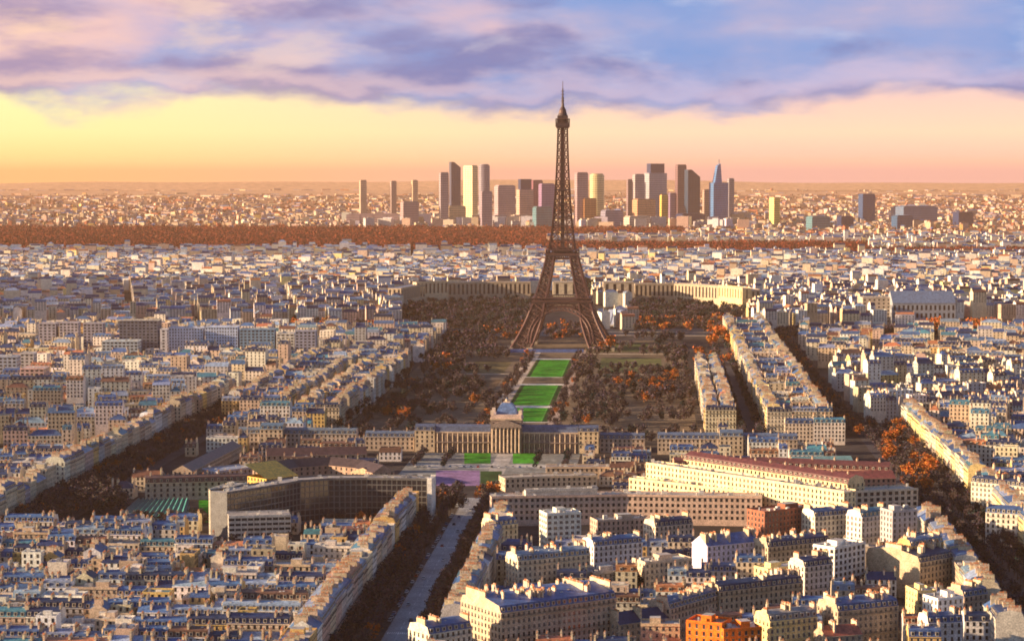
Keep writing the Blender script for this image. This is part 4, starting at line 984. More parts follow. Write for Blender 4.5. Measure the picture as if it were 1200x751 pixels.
HB(955, 605, 1003, 601, 20, 14, 'mansard', 'pale', 'blue zinc', 'pale blue-roofed house right of the brick house', sides=2)
HB(1010, 606, 1042, 602, 21, 13, 'mansard', 'pale', 'teal zinc', 'pale teal-roofed house beside narrow pale tower house', sides=2)
HB(1046, 600, 1075, 598, 28, 13, 'flat', 'grey', 'grey flat', 'narrow pale tower house by the right avenue corner', sides=3)
HB(804, 728, 846, 732, 21, 13, 'flat', 'orange', 'terracotta', 'bright orange house at the bottom edge', sides=3)
HB(848, 739, 893, 736, 19, 13, 'flat', 'orange', 'grey flat', 'lower orange house with grey roof right of the bright one', sides=3)
HB(967, 746, 1011, 743, 13, 12, 'gable', 'tan', 'red tile', 'low house with red tiled roof at bottom right', sides=2)
HB(982, 716, 1053, 709, 17, 18, 'mansard', 'tan', 'blue zinc', 'tan house with broad blue zinc roof at bottom right', sides=2)
HB(1099, 703, 1129, 700, 20, 12, 'flat', 'white', 'grey flat', 'white flat-roofed house with dark windows at bottom right', sides=3)
HB(1075, 694, 1097, 693, 20, 14, 'flat', 'yellow', 'pale flat', 'sunlit yellow house left of the bottom right white house', sides=3)
HB(1130, 699, 1158, 695, 18, 13, 'mansard', 'tan', 'blue zinc', 'tan blue-roofed house right of the bottom right white house', sides=2)
HB(1088, 730, 1128, 728, 16, 12, 'mansard', 'white', 'blue zinc', 'white mansard house in front of white flat-roofed house', sides=2)
HB(902, 728, 958, 722, 18, 13, 'mansard', 'yellow', 'grey flat', 'yellowish house with cluttered grey roof beside orange houses', sides=2)
HB(900, 668, 944, 662, 15, 11, 'flat', 'yellow', 'pale flat', 'sunlit yellow back house above the long tan row', sides=3)
HB(1138, 564, 1200, 570, 22, 15, 'mansard', 'pale', 'dark slate', 'pale corner house with slate roof right of right avenue', sides=2)
HB(1155, 600, 1215, 604, 20, 14, 'mansard', 'pale', 'blue zinc', 'pale house with blue roof at right edge beyond avenue', sides=2)

# ------------------------------------------------------------------ rows of houses
ORD = ['first', 'second', 'third', 'fourth', 'fifth', 'sixth', 'seventh', 'eighth', 'ninth', 'tenth', 'eleventh', 'twelfth', 'thirteenth', 'fourteenth', 'fifteenth', 'sixteenth', 'seventeenth', 'eighteenth', 'nineteenth', 'twentieth'] + ['%dth' % i if i % 10 > 3 or i % 10 == 0 or 10 < i % 100 < 14 else '%d%s' % (i, ['', 'st', 'nd', 'rd'][i % 10]) for i in range(21, 200)]
PAL = [('cream', 30), ('tan', 22), ('pale', 22), ('white', 8), ('pinkish', 10), ('grey', 5), ('ochre', 4)]
RPB = [('blue zinc', 40), ('dark slate', 18), ('pale zinc', 14), ('teal zinc', 8), ('terracotta', 5), ('brown tile', 5), ('grey flat', 10)]
def pick(pal): return rng.choices([p[0] for p in pal], [p[1] for p in pal])[0]
def ok_place(x, y, w_, d_, rot, m_=1.0):
    c, s_ = math.cos(rot), math.sin(rot)
    for fx, fy in ((0, 0), (-.5, -.5), (.5, -.5), (.5, .5), (-.5, .5), (0, -.5), (0, .5)):
        px_, py_ = x+fx*w_*c-fy*d_*s_, y+fx*w_*s_+fy*d_*c
        if not clear_of_hand(px_, py_, m_): return False
        if not free(*uv(px_, py_)): return False
    return True
def visible(x, y, h, mx=60):
    p = proj(x, y, h); return -mx < p[0] < W0+mx and p[1] < H0+14
def house_row(name, u, v0, v1, facing, depth, hm, hv=2.0, wr=(13, 23), pal=PAL, roofs=RPB, flat=.14, end='left', sides=0, keep=3, gap=.04):
    """facing 'near': along v at u; 'right' / 'left': along u (u = range), v0 is the front plane"""
    out = []
    if facing == 'near': s, e_ = v0, v1
    else: s, e_ = u
    while s < e_-6:
        w_ = min(rng.uniform(*wr), e_-s)
        if e_-s-w_ < 8: w_ = e_-s
        h = hm+rng.uniform(-hv, hv); dj = rng.uniform(-.8, .8)
        if facing == 'near': x, y = UV(u+depth/2+dj, s+w_/2); rot = -AXA
        elif facing == 'right': x, y = UV(s+w_/2, v0-depth/2+dj*.3); rot = math.pi/2-AXA
        else: x, y = UV(s+w_/2, v0+depth/2+dj*.3); rot = -math.pi/2-AXA
        s += w_+.05
        if rng.random() < gap: continue
        if not visible(x, y, h+4) or not ok_place(x, y, w_, depth, rot, .6): continue
        st = 'flat' if rng.random() < flat else ('mansard' if rng.random() < .85 else 'gable')
        rf_ = pick(roofs)
        if st == 'flat': rf_ = rng.choice(('grey flat', 'pale flat'))
        elif rf_ == 'grey flat': rf_ = 'pale zinc'
        out.append(add(x, y, rot, w_, depth+rng.uniform(-.6, .6), h, st, pick(pal), rf_, row=name, rowpos=s, keep=keep, end=end, sides=sides))
    return out
PALB = [('cream', 20), ('tan', 16), ('pale', 26), ('white', 14), ('pinkish', 10), ('grey', 8), ('ochre', 6)]
NLR = [('blue zinc', 40), ('dark slate', 22), ('pale zinc', 24), ('teal zinc', 6), ('terracotta', 3), ('brown tile', 4), ('grey flat', 6)]
EXCL += [(1164, 1246, -150, -84)]
NLU = []
uu = 872.0; i = 0
house_row('left side of the central avenue', (870, 1345), -31, 0, 'right', 13, 20, 1.5, (15, 22), flat=.05, end='front', keep=7)
house_row('right side of the central avenue', (880, 1335), 18, 0, 'left', 12, 17, 1.5, (14, 20), end='front')
while uu < 1222:
    house_row('%s roof row left of avenue' % ORD[i], uu, -258, -46, 'near', 11.5, 17.0+rng.uniform(-2, 2), 2.6, (13, 30), pal=PALB, roofs=NLR, gap=.05)
    NLU.append(uu); uu += 21.5 if i % 2 == 0 else 27; i += 1
# wings and back houses standing across the courtyards
for _ in range(150):
    u, v = rng.uniform(880, 1225), rng.uniform(-255, -48); x, y = UV(u, v); w_, d_ = rng.uniform(7, 17), rng.uniform(7, 10); ro_ = -AXA+rng.choice((0, math.pi/2))
    if visible(x, y, 20) and ok_place(x, y, w_, d_, ro_, .0) and all((b.cx-x)**2+(b.cy-y)**2 > 30 for b in BL):
        add(x, y, ro_, w_, d_, rng.uniform(14, 23.5), rng.choice(('flat', 'flat', 'gable')), rng.choice(('cream', 'pale', 'white', 'ochre', 'tan')), pick(NLR), row='court behind %s roof row' % ORD[max(0, sum(q < u for q in NLU)-1)], rowpos=v)
uu = 900.0; i = 0
while uu < 1235:
    house_row('%s house row right of avenue' % ORD[i], uu, 32, 270, 'near', 11, 12.5+rng.uniform(-1.5, 1.5), 3.5, (9, 18), pal=PALB, keep=4, gap=.22)
    uu += 29 if i % 2 == 0 else 38; i += 1
house_row('left side of the right avenue', (960, 1290), 283, 0, 'right', 13, 18, 2, end='front', keep=7)
house_row('right side of the right avenue', (1080, 1860), 327, 0, 'left', 13, 20, 1.5, (16, 24), pal=[('yellow', 4), ('cream', 3), ('pale', 2)], end='front', keep=7, gap=.02)  # mostly yellow walls: sun on these left-facing fronts put into their colour
uu = 1085.0; i = 0
while uu < 1500:
    house_row('%s row beyond right avenue' % ORD[i], uu, 342, 470, 'near', 12, 17, 2, pal=PALB); uu += 26; i += 1
house_row('left side of the left boulevard', (1290, 2050), -287, 0, 'right', 13, 19, 3, (12, 24), end='front', keep=6, sides=3)
uu = 1300.0; i = 0
while uu < 1560:
    house_row('%s row left of left boulevard' % ORD[i], uu, -430, -308, 'near', 12, 18, 2, end='left'); uu += 27; i += 1
for nm, u0, u1, vl, vr, hm in (('block by left boulevard', 1852, 2430, -262, -204, 20), ('left park-edge block', 1806, 2310, -190, -151, 20), ('right park-edge block', 1806, 2320, 158, 184, 20), ('long park-street block', 1778, 2960, 208, 262, 22)):
    w2 = [('tan', 5), ('cream', 4), ('ochre', 2)]
    house_row('right flank of %s' % nm, (u0+13, u1), vr, 0, 'right', 12, hm, 2.6, (12, 24), pal=w2+[('pale', 4)], end='front', flat=.12, gap=.07, keep=6)
    house_row('left flank of %s' % nm, (u0+13, u1), vl, 0, 'left', 12, hm, 2.6, (12, 24), pal=[('yellow', 2), ('cream', 5), ('pale', 3), ('ochre', 2)], end='front', flat=.12, gap=.07, keep=6)  # yellow only on left flanks, sunlight put into the wall colour
    house_row('near end of %s' % nm, u0, vl+.2, vr-.2, 'near', 12.5, hm, .5, (16, 26), pal=w2, flat=0, gap=0, keep=6, sides=3)
    if vr-vl > 36:
        q = u0+40
        while q < u1-20:
            house_row('', q, vl+13.5, vr-13.5, 'near', 12, hm-1.5, 3, (10, 20), flat=.4); q += 23

# ------------------------------------------------------------------ the sea of roofs
EXCL += [(1700, 2830, -150, 154), (860, 1445, -31, 18), (1200, 2060, -286, -250), (1050, 1870, 284, 326), (1700, 2720, 185, 207), (1770, 2850, 263, 291), (1500, 1672, -70, 60), (1445, 1500, -40, 16)]
RIV0, RIV1 = G(600, 397)[1]-15, G(600, 383)[1]+25
FOREST = [(-40, 644, 268, 298), (640, 1020, 287, 303), (1015, 1240, 295, 304), (640, 800, 269, 278)]
def in_px(x, y, rects):
    p = proj(x, y, 0)
    return any(a <= p[0] <= b and c <= p[1] <= d for a, b, c, d in rects)
TREEPX = [(466, 628, 345, 392), (628, 700, 340, 392), (742, 880, 352, 392), (700, 745, 360, 383), (1040, 1210, 374, 396)]
def blocks(x0, x1, y0, y1, mx, my, out, depth=0):
    w_, h_ = x1-x0, y1-y0
    if w_ < mx and h_ < my: out.append((x0, x1, y0, y1)); return
    if w_/mx > h_/my: c = x0+w_*rng.uniform(.38, .62); blocks(x0, c, y0, y1, mx, my, out); blocks(c, x1, y0, y1, mx, my, out)
    else: c = y0+h_*rng.uniform(.38, .62); blocks(x0, x1, y0, c, mx, my, out); blocks(x0, x1, c, y1, mx, my, out)
def district(u0, u1, v0, v1, ang, hm, pal=PAL, roofs=RPB, mx=95, my=64, st=14, wr=(13, 26), flat=.16, low=0, avoid=()):
    uc, vc = (u0+u1)/2, (v0+v1)/2; R_ = math.hypot(u1-u0, v1-v0)/2
    cx, cy = UV(uc, vc); rot = -AXA+ang; c, s_ = math.cos(rot), math.sin(rot); out = []
    blocks(-R_, R_, -R_, R_, mx, my, out)
    def put(lx, ly, w_, d_, h, rr):
        x, y = cx+lx*c-ly*s_, cy+lx*s_+ly*c; U, V = uv(x, y)
        if not (u0 < U < u1 and v0 < V < v1): return
        if not visible(x, y, h+5, 40) or in_px(x, y, FOREST) or in_px(x, y, avoid): return
        if y < 4000 and not ok_place(x, y, w_, d_, rot+rr): return
        fl_ = rng.random() < flat; rf_ = pick(roofs)
        if fl_: rf_ = rng.choice(('grey flat', 'pale flat', 'pale flat'))
        elif rf_ == 'grey flat': rf_ = 'dark slate'
        add(x, y, rot+rr, w_, d_, h, 'flat' if fl_ else rng.choice(('mansard', 'mansard', 'mansard', 'gable', 'hip')), pick(pal), rf_)
    for (x0, x1, y0, y1) in out:
        x0 += st/2; x1 -= st/2; y0 += st/2; y1 -= st/2; d_ = 12.0
        if x1-x0 < 14 or y1-y0 < 12: continue
        bh = hm+rng.uniform(-2.5, 2.5)
        rows = [y0+d_/2]+([y1-d_/2] if y1-y0 > 28 else [])
        if y1-y0 > 52: rows.append((y0+y1)/2)
        for ry in rows:
            q = x0
            while q < x1-6:
                w_ = min(rng.uniform(*wr), x1-q); h = max(7, bh+rng.uniform(-4.5, 4.5)-(low if rng.random() < .4 else 0))
                if hm > 12 and rng.random() < .07: h += rng.uniform(5, 15)
                put(q+w_/2, ry, w_, d_, h, 0); q += w_+.1
        if y1-y0 > 40:
            for rx, sg in ((x0+d_/2, -1), (x1-d_/2, 1)):
                q = y0+d_+.1
                while q < y1-d_-6:
                    w_ = min(rng.uniform(*wr), y1-d_-q); put(rx, q+w_/2, w_, d_, bh+rng.uniform(-2, 2), sg*math.pi/2); q += w_+.1
BR = [('brown tile', 4), ('dark slate', 3), ('blue zinc', 2)]
district(1395, 1500, -250, -190, 0, 8, roofs=BR, mx=60, my=45)
district(1236, 1335, -120, -46, 0, 8, roofs=BR, mx=50, my=40, low=3)
district(1236, 1300, -250, -120, 0, 7, mx=50, my=40, low=2)
district(1500, 1610, 40, 110, 0, 8, roofs=BR, mx=50, my=40, low=2)
district(1500, 1700, -248, -72, .05, 8, roofs=BR, mx=70, my=50, low=3)
district(1380, 1660, 60, 110, 0, 8, roofs=BR, mx=60, my=50, low=2)
district(1520, 1660, 100, 284, 0, 10, mx=70, my=50, low=3)
district(1700, 1790, 155, 262, 0, 14, mx=70, my=50)
district(1690, 1850, -250, -152, 0, 14, mx=70, my=50)
district(1560, 2080, -560, -306, .12, 20, pal=PALB, st=16, flat=.24)
district(2050, 2830, -900, -264, -.10, 22, pal=PALB, st=17, flat=.28)
district(1480, 1880, 342, 620, -.22, 19)
district(1870, 2330, 293, 800, .30, 20, mx=110, my=60, pal=PALB, flat=.22)
district(2330, 2830, 291, 1000, -.12, 21)
district(2310, 2830, -202, -152, 0, 17)
district(2430, 2830, -264, -202, 0, 19)
PINK = [('cream', 26), ('tan', 12), ('pale', 30), ('white', 22), ('pinkish', 16), ('yellow', 5)]
RPM = [('blue zinc', 18), ('dark slate', 12), ('pale zinc', 34), ('terracotta', 7), ('brown tile', 6), ('grey flat', 12)]
district(2990, 3900, -1200, 1200, .25, 22, pal=PINK, roofs=RPM, mx=90, my=70, wr=(11, 24), avoid=TREEPX)
district(3900, 4900, -1400, 1400, -.2, 22, pal=PINK, roofs=RPM, mx=95, my=75, wr=(12, 26), avoid=TREEPX)
district(4900, 6700, -1800, 1800, .1, 20, pal=PINK, roofs=RPM, mx=100, my=80, st=18, wr=(12, 28))
TERR = [('terracotta', 22), ('brown tile', 22), ('pale zinc', 18), ('blue zinc', 18), ('dark slate', 10)]
import mathutils
def scatter(n, y0, y1, wr, hr, seed):
    """suburbs: small houses and blocks strewn in drifts over the far plain"""
    for _ in range(n):
        py = rng.uniform(y0, y1); px = rng.uniform(-30, 1230); x, y = G(px, py)
        q = mathutils.noise.noise((x*.0016, y*.0011, seed))+.6*mathutils.noise.noise((x*.006, y*.003, seed+4))
        if q < rng.uniform(-.55, .25) or in_px(x, y, FOREST): continue
        h = rng.uniform(*hr) if rng.random() < .93 else rng.uniform(hr[1], hr[1]*2.0)
        st = 'flat' if rng.random() < .35 else rng.choice(('gable', 'hip'))
        add(x, y, rng.uniform(-.6, .6)+(rng.random() < .5)*math.pi/2, rng.uniform(*wr), rng.uniform(10, 16), h, st, pick(PINK), 'terracotta' if st == 'flat' else pick(TERR))
FARP = 0
PINK = [('tan', 30), ('pinkish', 26), ('cream', 14), ('brick', 5), ('ochre', 4)]
scatter(6500, 254, 283, (10, 34), (6, 15), 1.0)
for _ in range(260):
    px, py = rng.uniform(400, 880), rng.uniform(258, 271); x, y = G(px, py)
    if in_px(x, y, FOREST): continue
    add(x, y, rng.uniform(-.5, .5), rng.uniform(20, 60), rng.uniform(14, 24), rng.uniform(16, 48), 'flat', rng.choice(('cream', 'pinkish', 'lavender', 'grey', 'tan')), 'brown tile')
scatter(5200, 232, 256, (16, 60), (6, 14), 5.0)
scatter(1500, 221, 234, (30, 120), (6, 13), 8.0)

# nearest and largest become things of their own, everything else is the far mass of the city
def size_of(b): return b.w*(b.h if (b.force or 'avenue' in (b.row or '') and 'row' not in b.row or 'flank' in (b.row or '') or 'end of' in (b.row or '') or 'boulevard' in (b.row or '')) else 8)/b.f**2
cand = [b for b in BL if b.label or (b.row and b.vis)]
cand.sort(key=lambda b: (0 if b.force else 1, -size_of(b)))
chosen = set(map(id, cand[:300]))
WW = {'ochre': 'ochre', 'orange': 'orange'}
rows = {}
for b in BL:
    if b.row and b.vis: rows.setdefault(b.row, []).append(b)
for nm, L in rows.items():
    L.sort(key=lambda b: b.rowpos)
    for i, b in enumerate(L):
        nf = int((b.h-.35)/FL)
        b.label = '%s house, %s roof, %s from %s, %s' % (b.wall, b.roof.replace('grey flat', 'flat grey').replace('pale flat', 'flat pale'), ORD[i], b.end, nm)
        b.group = 'houses in rows'
mass = MB()
for b in BL:
    if id(b) in chosen: make_thing(b)
    else: make_into(b, mass, 1 if b.f < 3300 else 0)
mass.T = (0., 0., 0., 1., 0.)
mass.build('distant_city', label='mass of pale stone houses and zinc roofs filling the plain to the horizon', kind='stuff')
print('buildings', len(BL), 'things', len(chosen), 'faces', len(mass.f))
# ------------------------------------------------------------------ trees
def crown_mesh(name, kind, seed, n=320, rx=4.6, rz=4.4, zc=8.2, leaf=.62):
    r = random.Random(seed); mb = MB()
    base = {'bare': (.075, .058, .060), 'orange': (.38, .12, .03), 'dark': (.016, .028, .030), 'violet': (.058, .048, .064)}[kind]
    cl = []
    for i in range(17):
        while True:
            x, y, z = r.uniform(-1, 1), r.uniform(-1, 1), r.uniform(-1, 1)
            if x*x+y*y+z*z < 1: break
        cl.append((x*rx*.78, y*rx*.78, zc+z*rz*.8, r.uniform(1.0, 1.9), r.uniform(.75, 1.3)))
    for i in range(n):
        cx, cy, cz, cr, k = r.choice(cl)
        x, y, z = cx+r.gauss(0, cr*.55), cy+r.gauss(0, cr*.55), cz+r.gauss(0, cr*.5)
        a = np.array([r.gauss(0, 1), r.gauss(0, 1), r.gauss(0, 1)]); a /= np.linalg.norm(a)
        b = np.cross(a, [r.gauss(0, 1), r.gauss(0, 1), r.gauss(0, 1)]); b /= np.linalg.norm(b)
        s1, s2 = leaf*r.uniform(.7, 1.5), leaf*r.uniform(.35, .9); p = np.array([x, y, z])
        c = tuple(q*k*r.uniform(.75, 1.25) for q in base)
        mb.face([tuple(p-a*s1-b*s2*.4), tuple(p+b*s2-a*s1*.2), tuple(p+a*s1+b*s2*.3), tuple(p-b*s2+a*s1*.1)], 'foliage', c)
    if kind in ('bare', 'violet'):
        for i in range(26):
            cx, cy, cz, cr, k = r.choice(cl); mb.bar((r.uniform(-.4, .4), r.uniform(-.4, .4), 3.5+r.random()*2), (cx*1.1, cy*1.1, cz+r.uniform(-.5, 1.5)), .13, 'bark', (.09, .06, .05))
    return mb
def trunk_mesh():
    mb = MB(); mb.cyl(0, 0, 0, 3.2, .34, .26, 'bark', (.075, .055, .045), 7, cap=False); mb.cyl(0, 0, 3.2, 6.8, .26, .14, 'bark', (.075, .055, .045), 7)
    for k in range(5):
        a = k*1.26+.3; mb.bar((0, 0, 3.2+.35*k), (2.3*math.cos(a), 2.3*math.sin(a), 6.6+.35*k), .17, 'bark', (.075, .055, .045))
    return mb
KIND = {k: [crown_mesh('crown', k, 40+7*i+len(k)) for i in range(4)] for k in ('bare', 'orange', 'dark', 'violet')}
KMESH = {k: [m_.mesh('crown') for m_ in L] for k, L in KIND.items()}
FARK = {k: crown_mesh('crown', k, 90, n=70, leaf=1.15) for k in KIND}
TM = trunk_mesh().mesh('trunk')
TREES = []
def tree(x, y, kind, s, row=None, pos=0, end='front'):
    p = proj(x, y, 8*s)
    if not (-12 < p[0] < W0+12 and p[1] < H0+10): return
    TREES.append(dict(x=x, y=y, k=kind, s=s, row=row, pos=pos, f=p[2], end=end))
def tree_row(name, u0, u1, v, step, mixk, s=(.85, 1.15), skip=.08):
    u = u0
    while u < u1:
        if rng.random() > skip:
            x, y = UV(u+rng.uniform(-1, 1), v+rng.uniform(-.8, .8)); tree(x, y, rng.choices([k for k, _ in mixk], [q for _, q in mixk])[0], rng.uniform(*s), name, u)
        u += step
BRN = [('bare', 12), ('violet', 4), ('orange', .6)]
tree_row('outer left kerb row of central avenue', 880, 1440, -26, 8.5, BRN); tree_row('inner left kerb row of central avenue', 884, 1440, -16, 8.5, BRN, skip=.2)
tree_row('right kerb row of central avenue', 882, 1440, 8, 8.5, [('bare', 8), ('orange', 1.2), ('violet', 2)])
for v, nm in ((-281, 'outer left'), (-273, 'inner left'), (-264, 'inner right'), (-255, 'outer right')):
    tree_row('%s row of left boulevard' % nm, 1230, 2060, v, 9.5, [('bare', 12), ('violet', 2), ('orange', .8)], (.75, 1.05))
ORA = [('bare', 5), ('orange', 1.2), ('violet', 4)]
for v, nm in ((290, 'outer left'), (299, 'inner left'), (311, 'inner right'), (320, 'outer right')):
    tree_row('%s row of right avenue' % nm, 1060, 1430, v, 11, [('violet', 3), ('bare', 3), ('dark', 2)], (.8, 1.05), .15)
    tree_row('%s row of right avenue' % nm, 1430, 1860, v, 10.5, ORA, (.85, 1.1), .2)
for v, nm in ((188, 'left'), (203, 'right')): tree_row('%s kerb row of park street' % nm, 1700, 2700, v, 11, [('violet', 4), ('bare', 3), ('dark', 2)], (.8, 1.0), .12)
for v, nm in ((266, 'left'), (274, 'middle'), (284, 'right')): tree_row('%s row of tree-lined street at right' % nm, 1780, 2840, v, 11, [('bare', 5), ('violet', 3), ('orange', 2)], (.85, 1.1), .12)
for v, nm in ((-62, 'outer left'), (-40, 'inner left'), (28, 'inner right'), (50, 'outer right')):
    tree_row('%s row in school forecourt' % nm, 1575, 1662, v, 8, [('violet', 2), ('dark', 3), ('bare', 2)], (.5, .75), .1)
# the park: alleys parallel to the lawns, thinned where the photo shows open ground
OPEN = [(702, 776, 420, 437), (543, 602, 424, 438), (596, 672, 418, 496), (692, 765, 401, 411), (596, 722, 395, 419), (566, 594, 444, 470)]
import mathutils
def dens(x, y): return .5+.5*mathutils.noise.noise((x*.012, y*.012, 2.0))
for side in (-1, 1):
    for j, v in enumerate(list(range(26, 40, 7))+list(range(40, 150, 9))):
        u = 1722
        while u < 2830:
            vv = side*v+rng.uniform(-3, 3); x, y = UV(u+rng.uniform(-4, 4), vv); p = proj(x, y, 0)
            alley = j < 2; d = dens(x, y)
            keep = .5 if alley else max(.08, -.52+1.6*d)
            if in_px(x, y, OPEN) and not (alley and p[1] > 420): keep = 0
            if rng.random() < keep and abs(vv) > 24 and not (u > 2560 and abs(vv) < 75):
                q = dens(x+900, y*1.4+300)
                right = side > 0
                k = 'orange' if (q > .70 and rng.random() < (.35 if right else .15)) else rng.choices(('bare', 'violet', 'dark'), (5, 4, 3 if not right else 2))[0]
                if alley: k = rng.choices(('bare', 'violet', 'orange'), (6, 4, 1))[0]
                tree(x, y, k, rng.uniform(.65, .95) if alley else rng.uniform(.85, 1.25), '%s alley %s of lawns' % (ORD[j], 'left' if side < 0 else 'right'), u)
            u += 9.5
def clump(px0, px1, py0, py1, n, kinds, s=(.9, 1.4)):
    for _ in range(n):
        x, y = G(rng.uniform(px0, px1), rng.uniform(py0, py1))
        if clear_of_hand(x, y, 4): tree(x, y, rng.choices([k for k, _ in kinds], [q for _, q in kinds])[0], rng.uniform(*s))
clump(832, 864, 394, 412, 26, [('orange', 1)], (1.2, 1.7)); clump(704, 722, 404, 414, 9, [('orange', 1)], (1.0, 1.4))
clump(812, 862, 415, 436, 22, [('orange', 3), ('bare', 1)]); clump(740, 805, 448, 476, 40, [('orange', 3), ('bare', 3), ('violet', 2)])
clump(452, 478, 484, 500, 9, [('orange', 4), ('bare', 1)]); clump(505, 528, 425, 440, 10, [('orange', 1), ('bare', 1)])
clump(1078, 1112, 384, 400, 40, [('orange', 1)], (1.1, 1.5)); clump(1135, 1172, 384, 400, 40, [('orange', 1)], (1.1, 1.5)); clump(1175, 1205, 390, 402, 24, [('orange', 2), ('bare', 1)])
clump(900, 1200, 388, 403, 150, [('bare', 2), ('violet', 3)]); clump(250, 345, 392, 408, 60, [('orange', 2), ('bare', 3)]); clump(345, 470, 380, 392, 60, [('bare', 3), ('orange', 1)])
DKB = [('dark', 5), ('violet', 4)]
clump(468, 630, 352, 386, 420, DKB, (.9, 1.3)); clump(740, 880, 358, 378, 300, DKB+[('bare', 2)], (.9, 1.3)); clump(606, 702, 383, 401, 110, [('bare', 3), ('orange', 2), ('violet', 3)], (.8, 1.1)); clump(745, 860, 378, 392, 120, [('bare', 3), ('orange', 2)], (.9, 1.3))
clump(686, 704, 330, 350, 40, DKB, (1.6, 2.2)); clump(556, 622, 322, 327, 40, DKB, (1.2, 1.6))
clump(715, 752, 676, 700, 12, [('dark', 3), ('bare', 2)], (.8, 1.1)); clump(955, 1035, 696, 706, 16, [('dark', 3), ('violet', 2)], (.8, 1.1)); clump(780, 800, 648, 662, 5, [('dark', 1)], (.8, 1.1))
clump(820, 880, 340, 352, 30, DKB, (1.2, 1.7)); clump(896, 912, 340, 372, 40, [('violet', 2), ('dark', 1)], (1.2, 1.6)); clump(1060, 1085, 552, 588, 8, [('orange', 2), ('bare', 1)])
clump(1036, 1062, 520, 548, 12, [('orange', 1)]); clump(1066, 1092, 545, 572, 12, [('orange', 1)]); clump(1045, 1060, 508, 520, 6, [('orange', 1)])
clump(385, 500, 606, 618, 40, [('bare', 3), ('violet', 2), ('orange', 1)], (.6, .9)); clump(60, 150, 590, 606, 40, [('bare', 3), ('violet', 2)]); clump(150, 262, 611, 622, 30, [('bare', 3), ('dark', 1)], (.6, .8))
clump(430, 612, 385, 401, 170, [('bare', 4), ('violet', 4), ('dark', 2), ('orange', 1)], (.8, 1.2))
clump(262, 350, 622, 640, 26, [('bare', 3), ('violet', 3), ('orange', 1)], (.5, .8))
clump(505, 545, 596, 604, 8, [('bare', 2), ('orange', 1)]); clump(560, 580, 588, 600, 6, [('orange', 2), ('bare', 1)])
TREES.sort(key=lambda t: t['f']/t['s'])
rows_t = {}
for t in TREES:
    if t['row']: rows_t.setdefault(t['row'], []).append(t)
for nm, L in rows_t.items():
    L.sort(key=lambda t: t['pos'])
    for i, t in enumerate(L): t['lab'] = '%s, %s from front, %s' % ({'bare': 'bare brown tree', 'orange': 'orange-leaved tree', 'dark': 'dark evergreen tree', 'violet': 'bare violet-brown tree'}[t['k']], ORD[i], nm)
nthing = 0; forest = MB()
for t in TREES:
    if t['row'] and nthing < 300:
        nthing += 1
        nm = {'bare': 'bare_tree', 'violet': 'bare_tree', 'orange': 'autumn_tree', 'dark': 'evergreen_tree'}[t['k']]
        e = empty(nm, (t['x'], t['y'], .02), rng.uniform(0, 6.28), t['lab'], 'tree', 'street and park trees'); e.scale = (t['s'],)*3
        link_copy(TM, 'trunk', e); link_copy(rng.choice(KMESH[t['k']]), 'crown', e)
    else:
        src = rng.choice(KIND[t['k']]) if t['f'] < 2300 else FARK[t['k']]
        a = rng.uniform(0, 6.28); c, s_ = math.cos(a)*t['s'], math.sin(a)*t['s']; o = len(forest.v)
        forest.v += [(t['x']+x*c-y*s_, t['y']+x*s_+y*c, z*t['s']) for x, y, z in src.v]
        forest.f += [tuple(q+o for q in f_) for f_ in src.f]; mm = [forest.mi(q) for q in src.mats]; forest.m += [mm[q] for q in src.m]
        g = rng.uniform(.75, 1.25); forest.c += [tuple(q*g for q in cc) for cc in src.c]
forest.build('park_trees', label='mass of bare and autumn trees filling the park and far streets', kind='stuff')
# far woodland band
wd = MB(); wd.mi('foliage')
for (x0, x1, y0, y1) in FOREST:
    (xa, da), (xb, db) = G(x0, y0), G(x1, y1)
    n = int((x1-x0)*(y1-y0)*1.3)
    for _ in range(n):
        qx = rng.uniform(x0, x1); qe = 2.2*mathutils.noise.noise((qx*.02, y0, 3.0))+1.2*mathutils.noise.noise((qx*.09, y0, 7.0)); x, y = G(qx, rng.uniform(y0+.5-qe, y1+qe)); s_ = rng.uniform(5, 10); hh = rng.uniform(11, 19)
        c = rng.choice([(.14, .030, .020), (.11, .026, .020), (.17, .038, .020), (.07, .024, .022), (.20, .048, .020)])
        for q in range(6):
            a = np.array([rng.gauss(0, 1), rng.gauss(0, 1), rng.gauss(0, .7)]); a /= np.linalg.norm(a); b = np.cross(a, [rng.gauss(0, 1), rng.gauss(0, 1), rng.gauss(0, 1)]); b /= np.linalg.norm(b)
            p = np.array([x+rng.uniform(-s_, s_), y+rng.uniform(-s_, s_), hh*rng.uniform(.35, 1)]); k = s_*rng.uniform(.25, .45); g = rng.uniform(.75, 1.25)
            wd.face([tuple(p-a*k), tuple(p+b*k*.7), tuple(p+a*k), tuple(p-b*k*.7)], 'foliage', tuple(z*g for z in c))
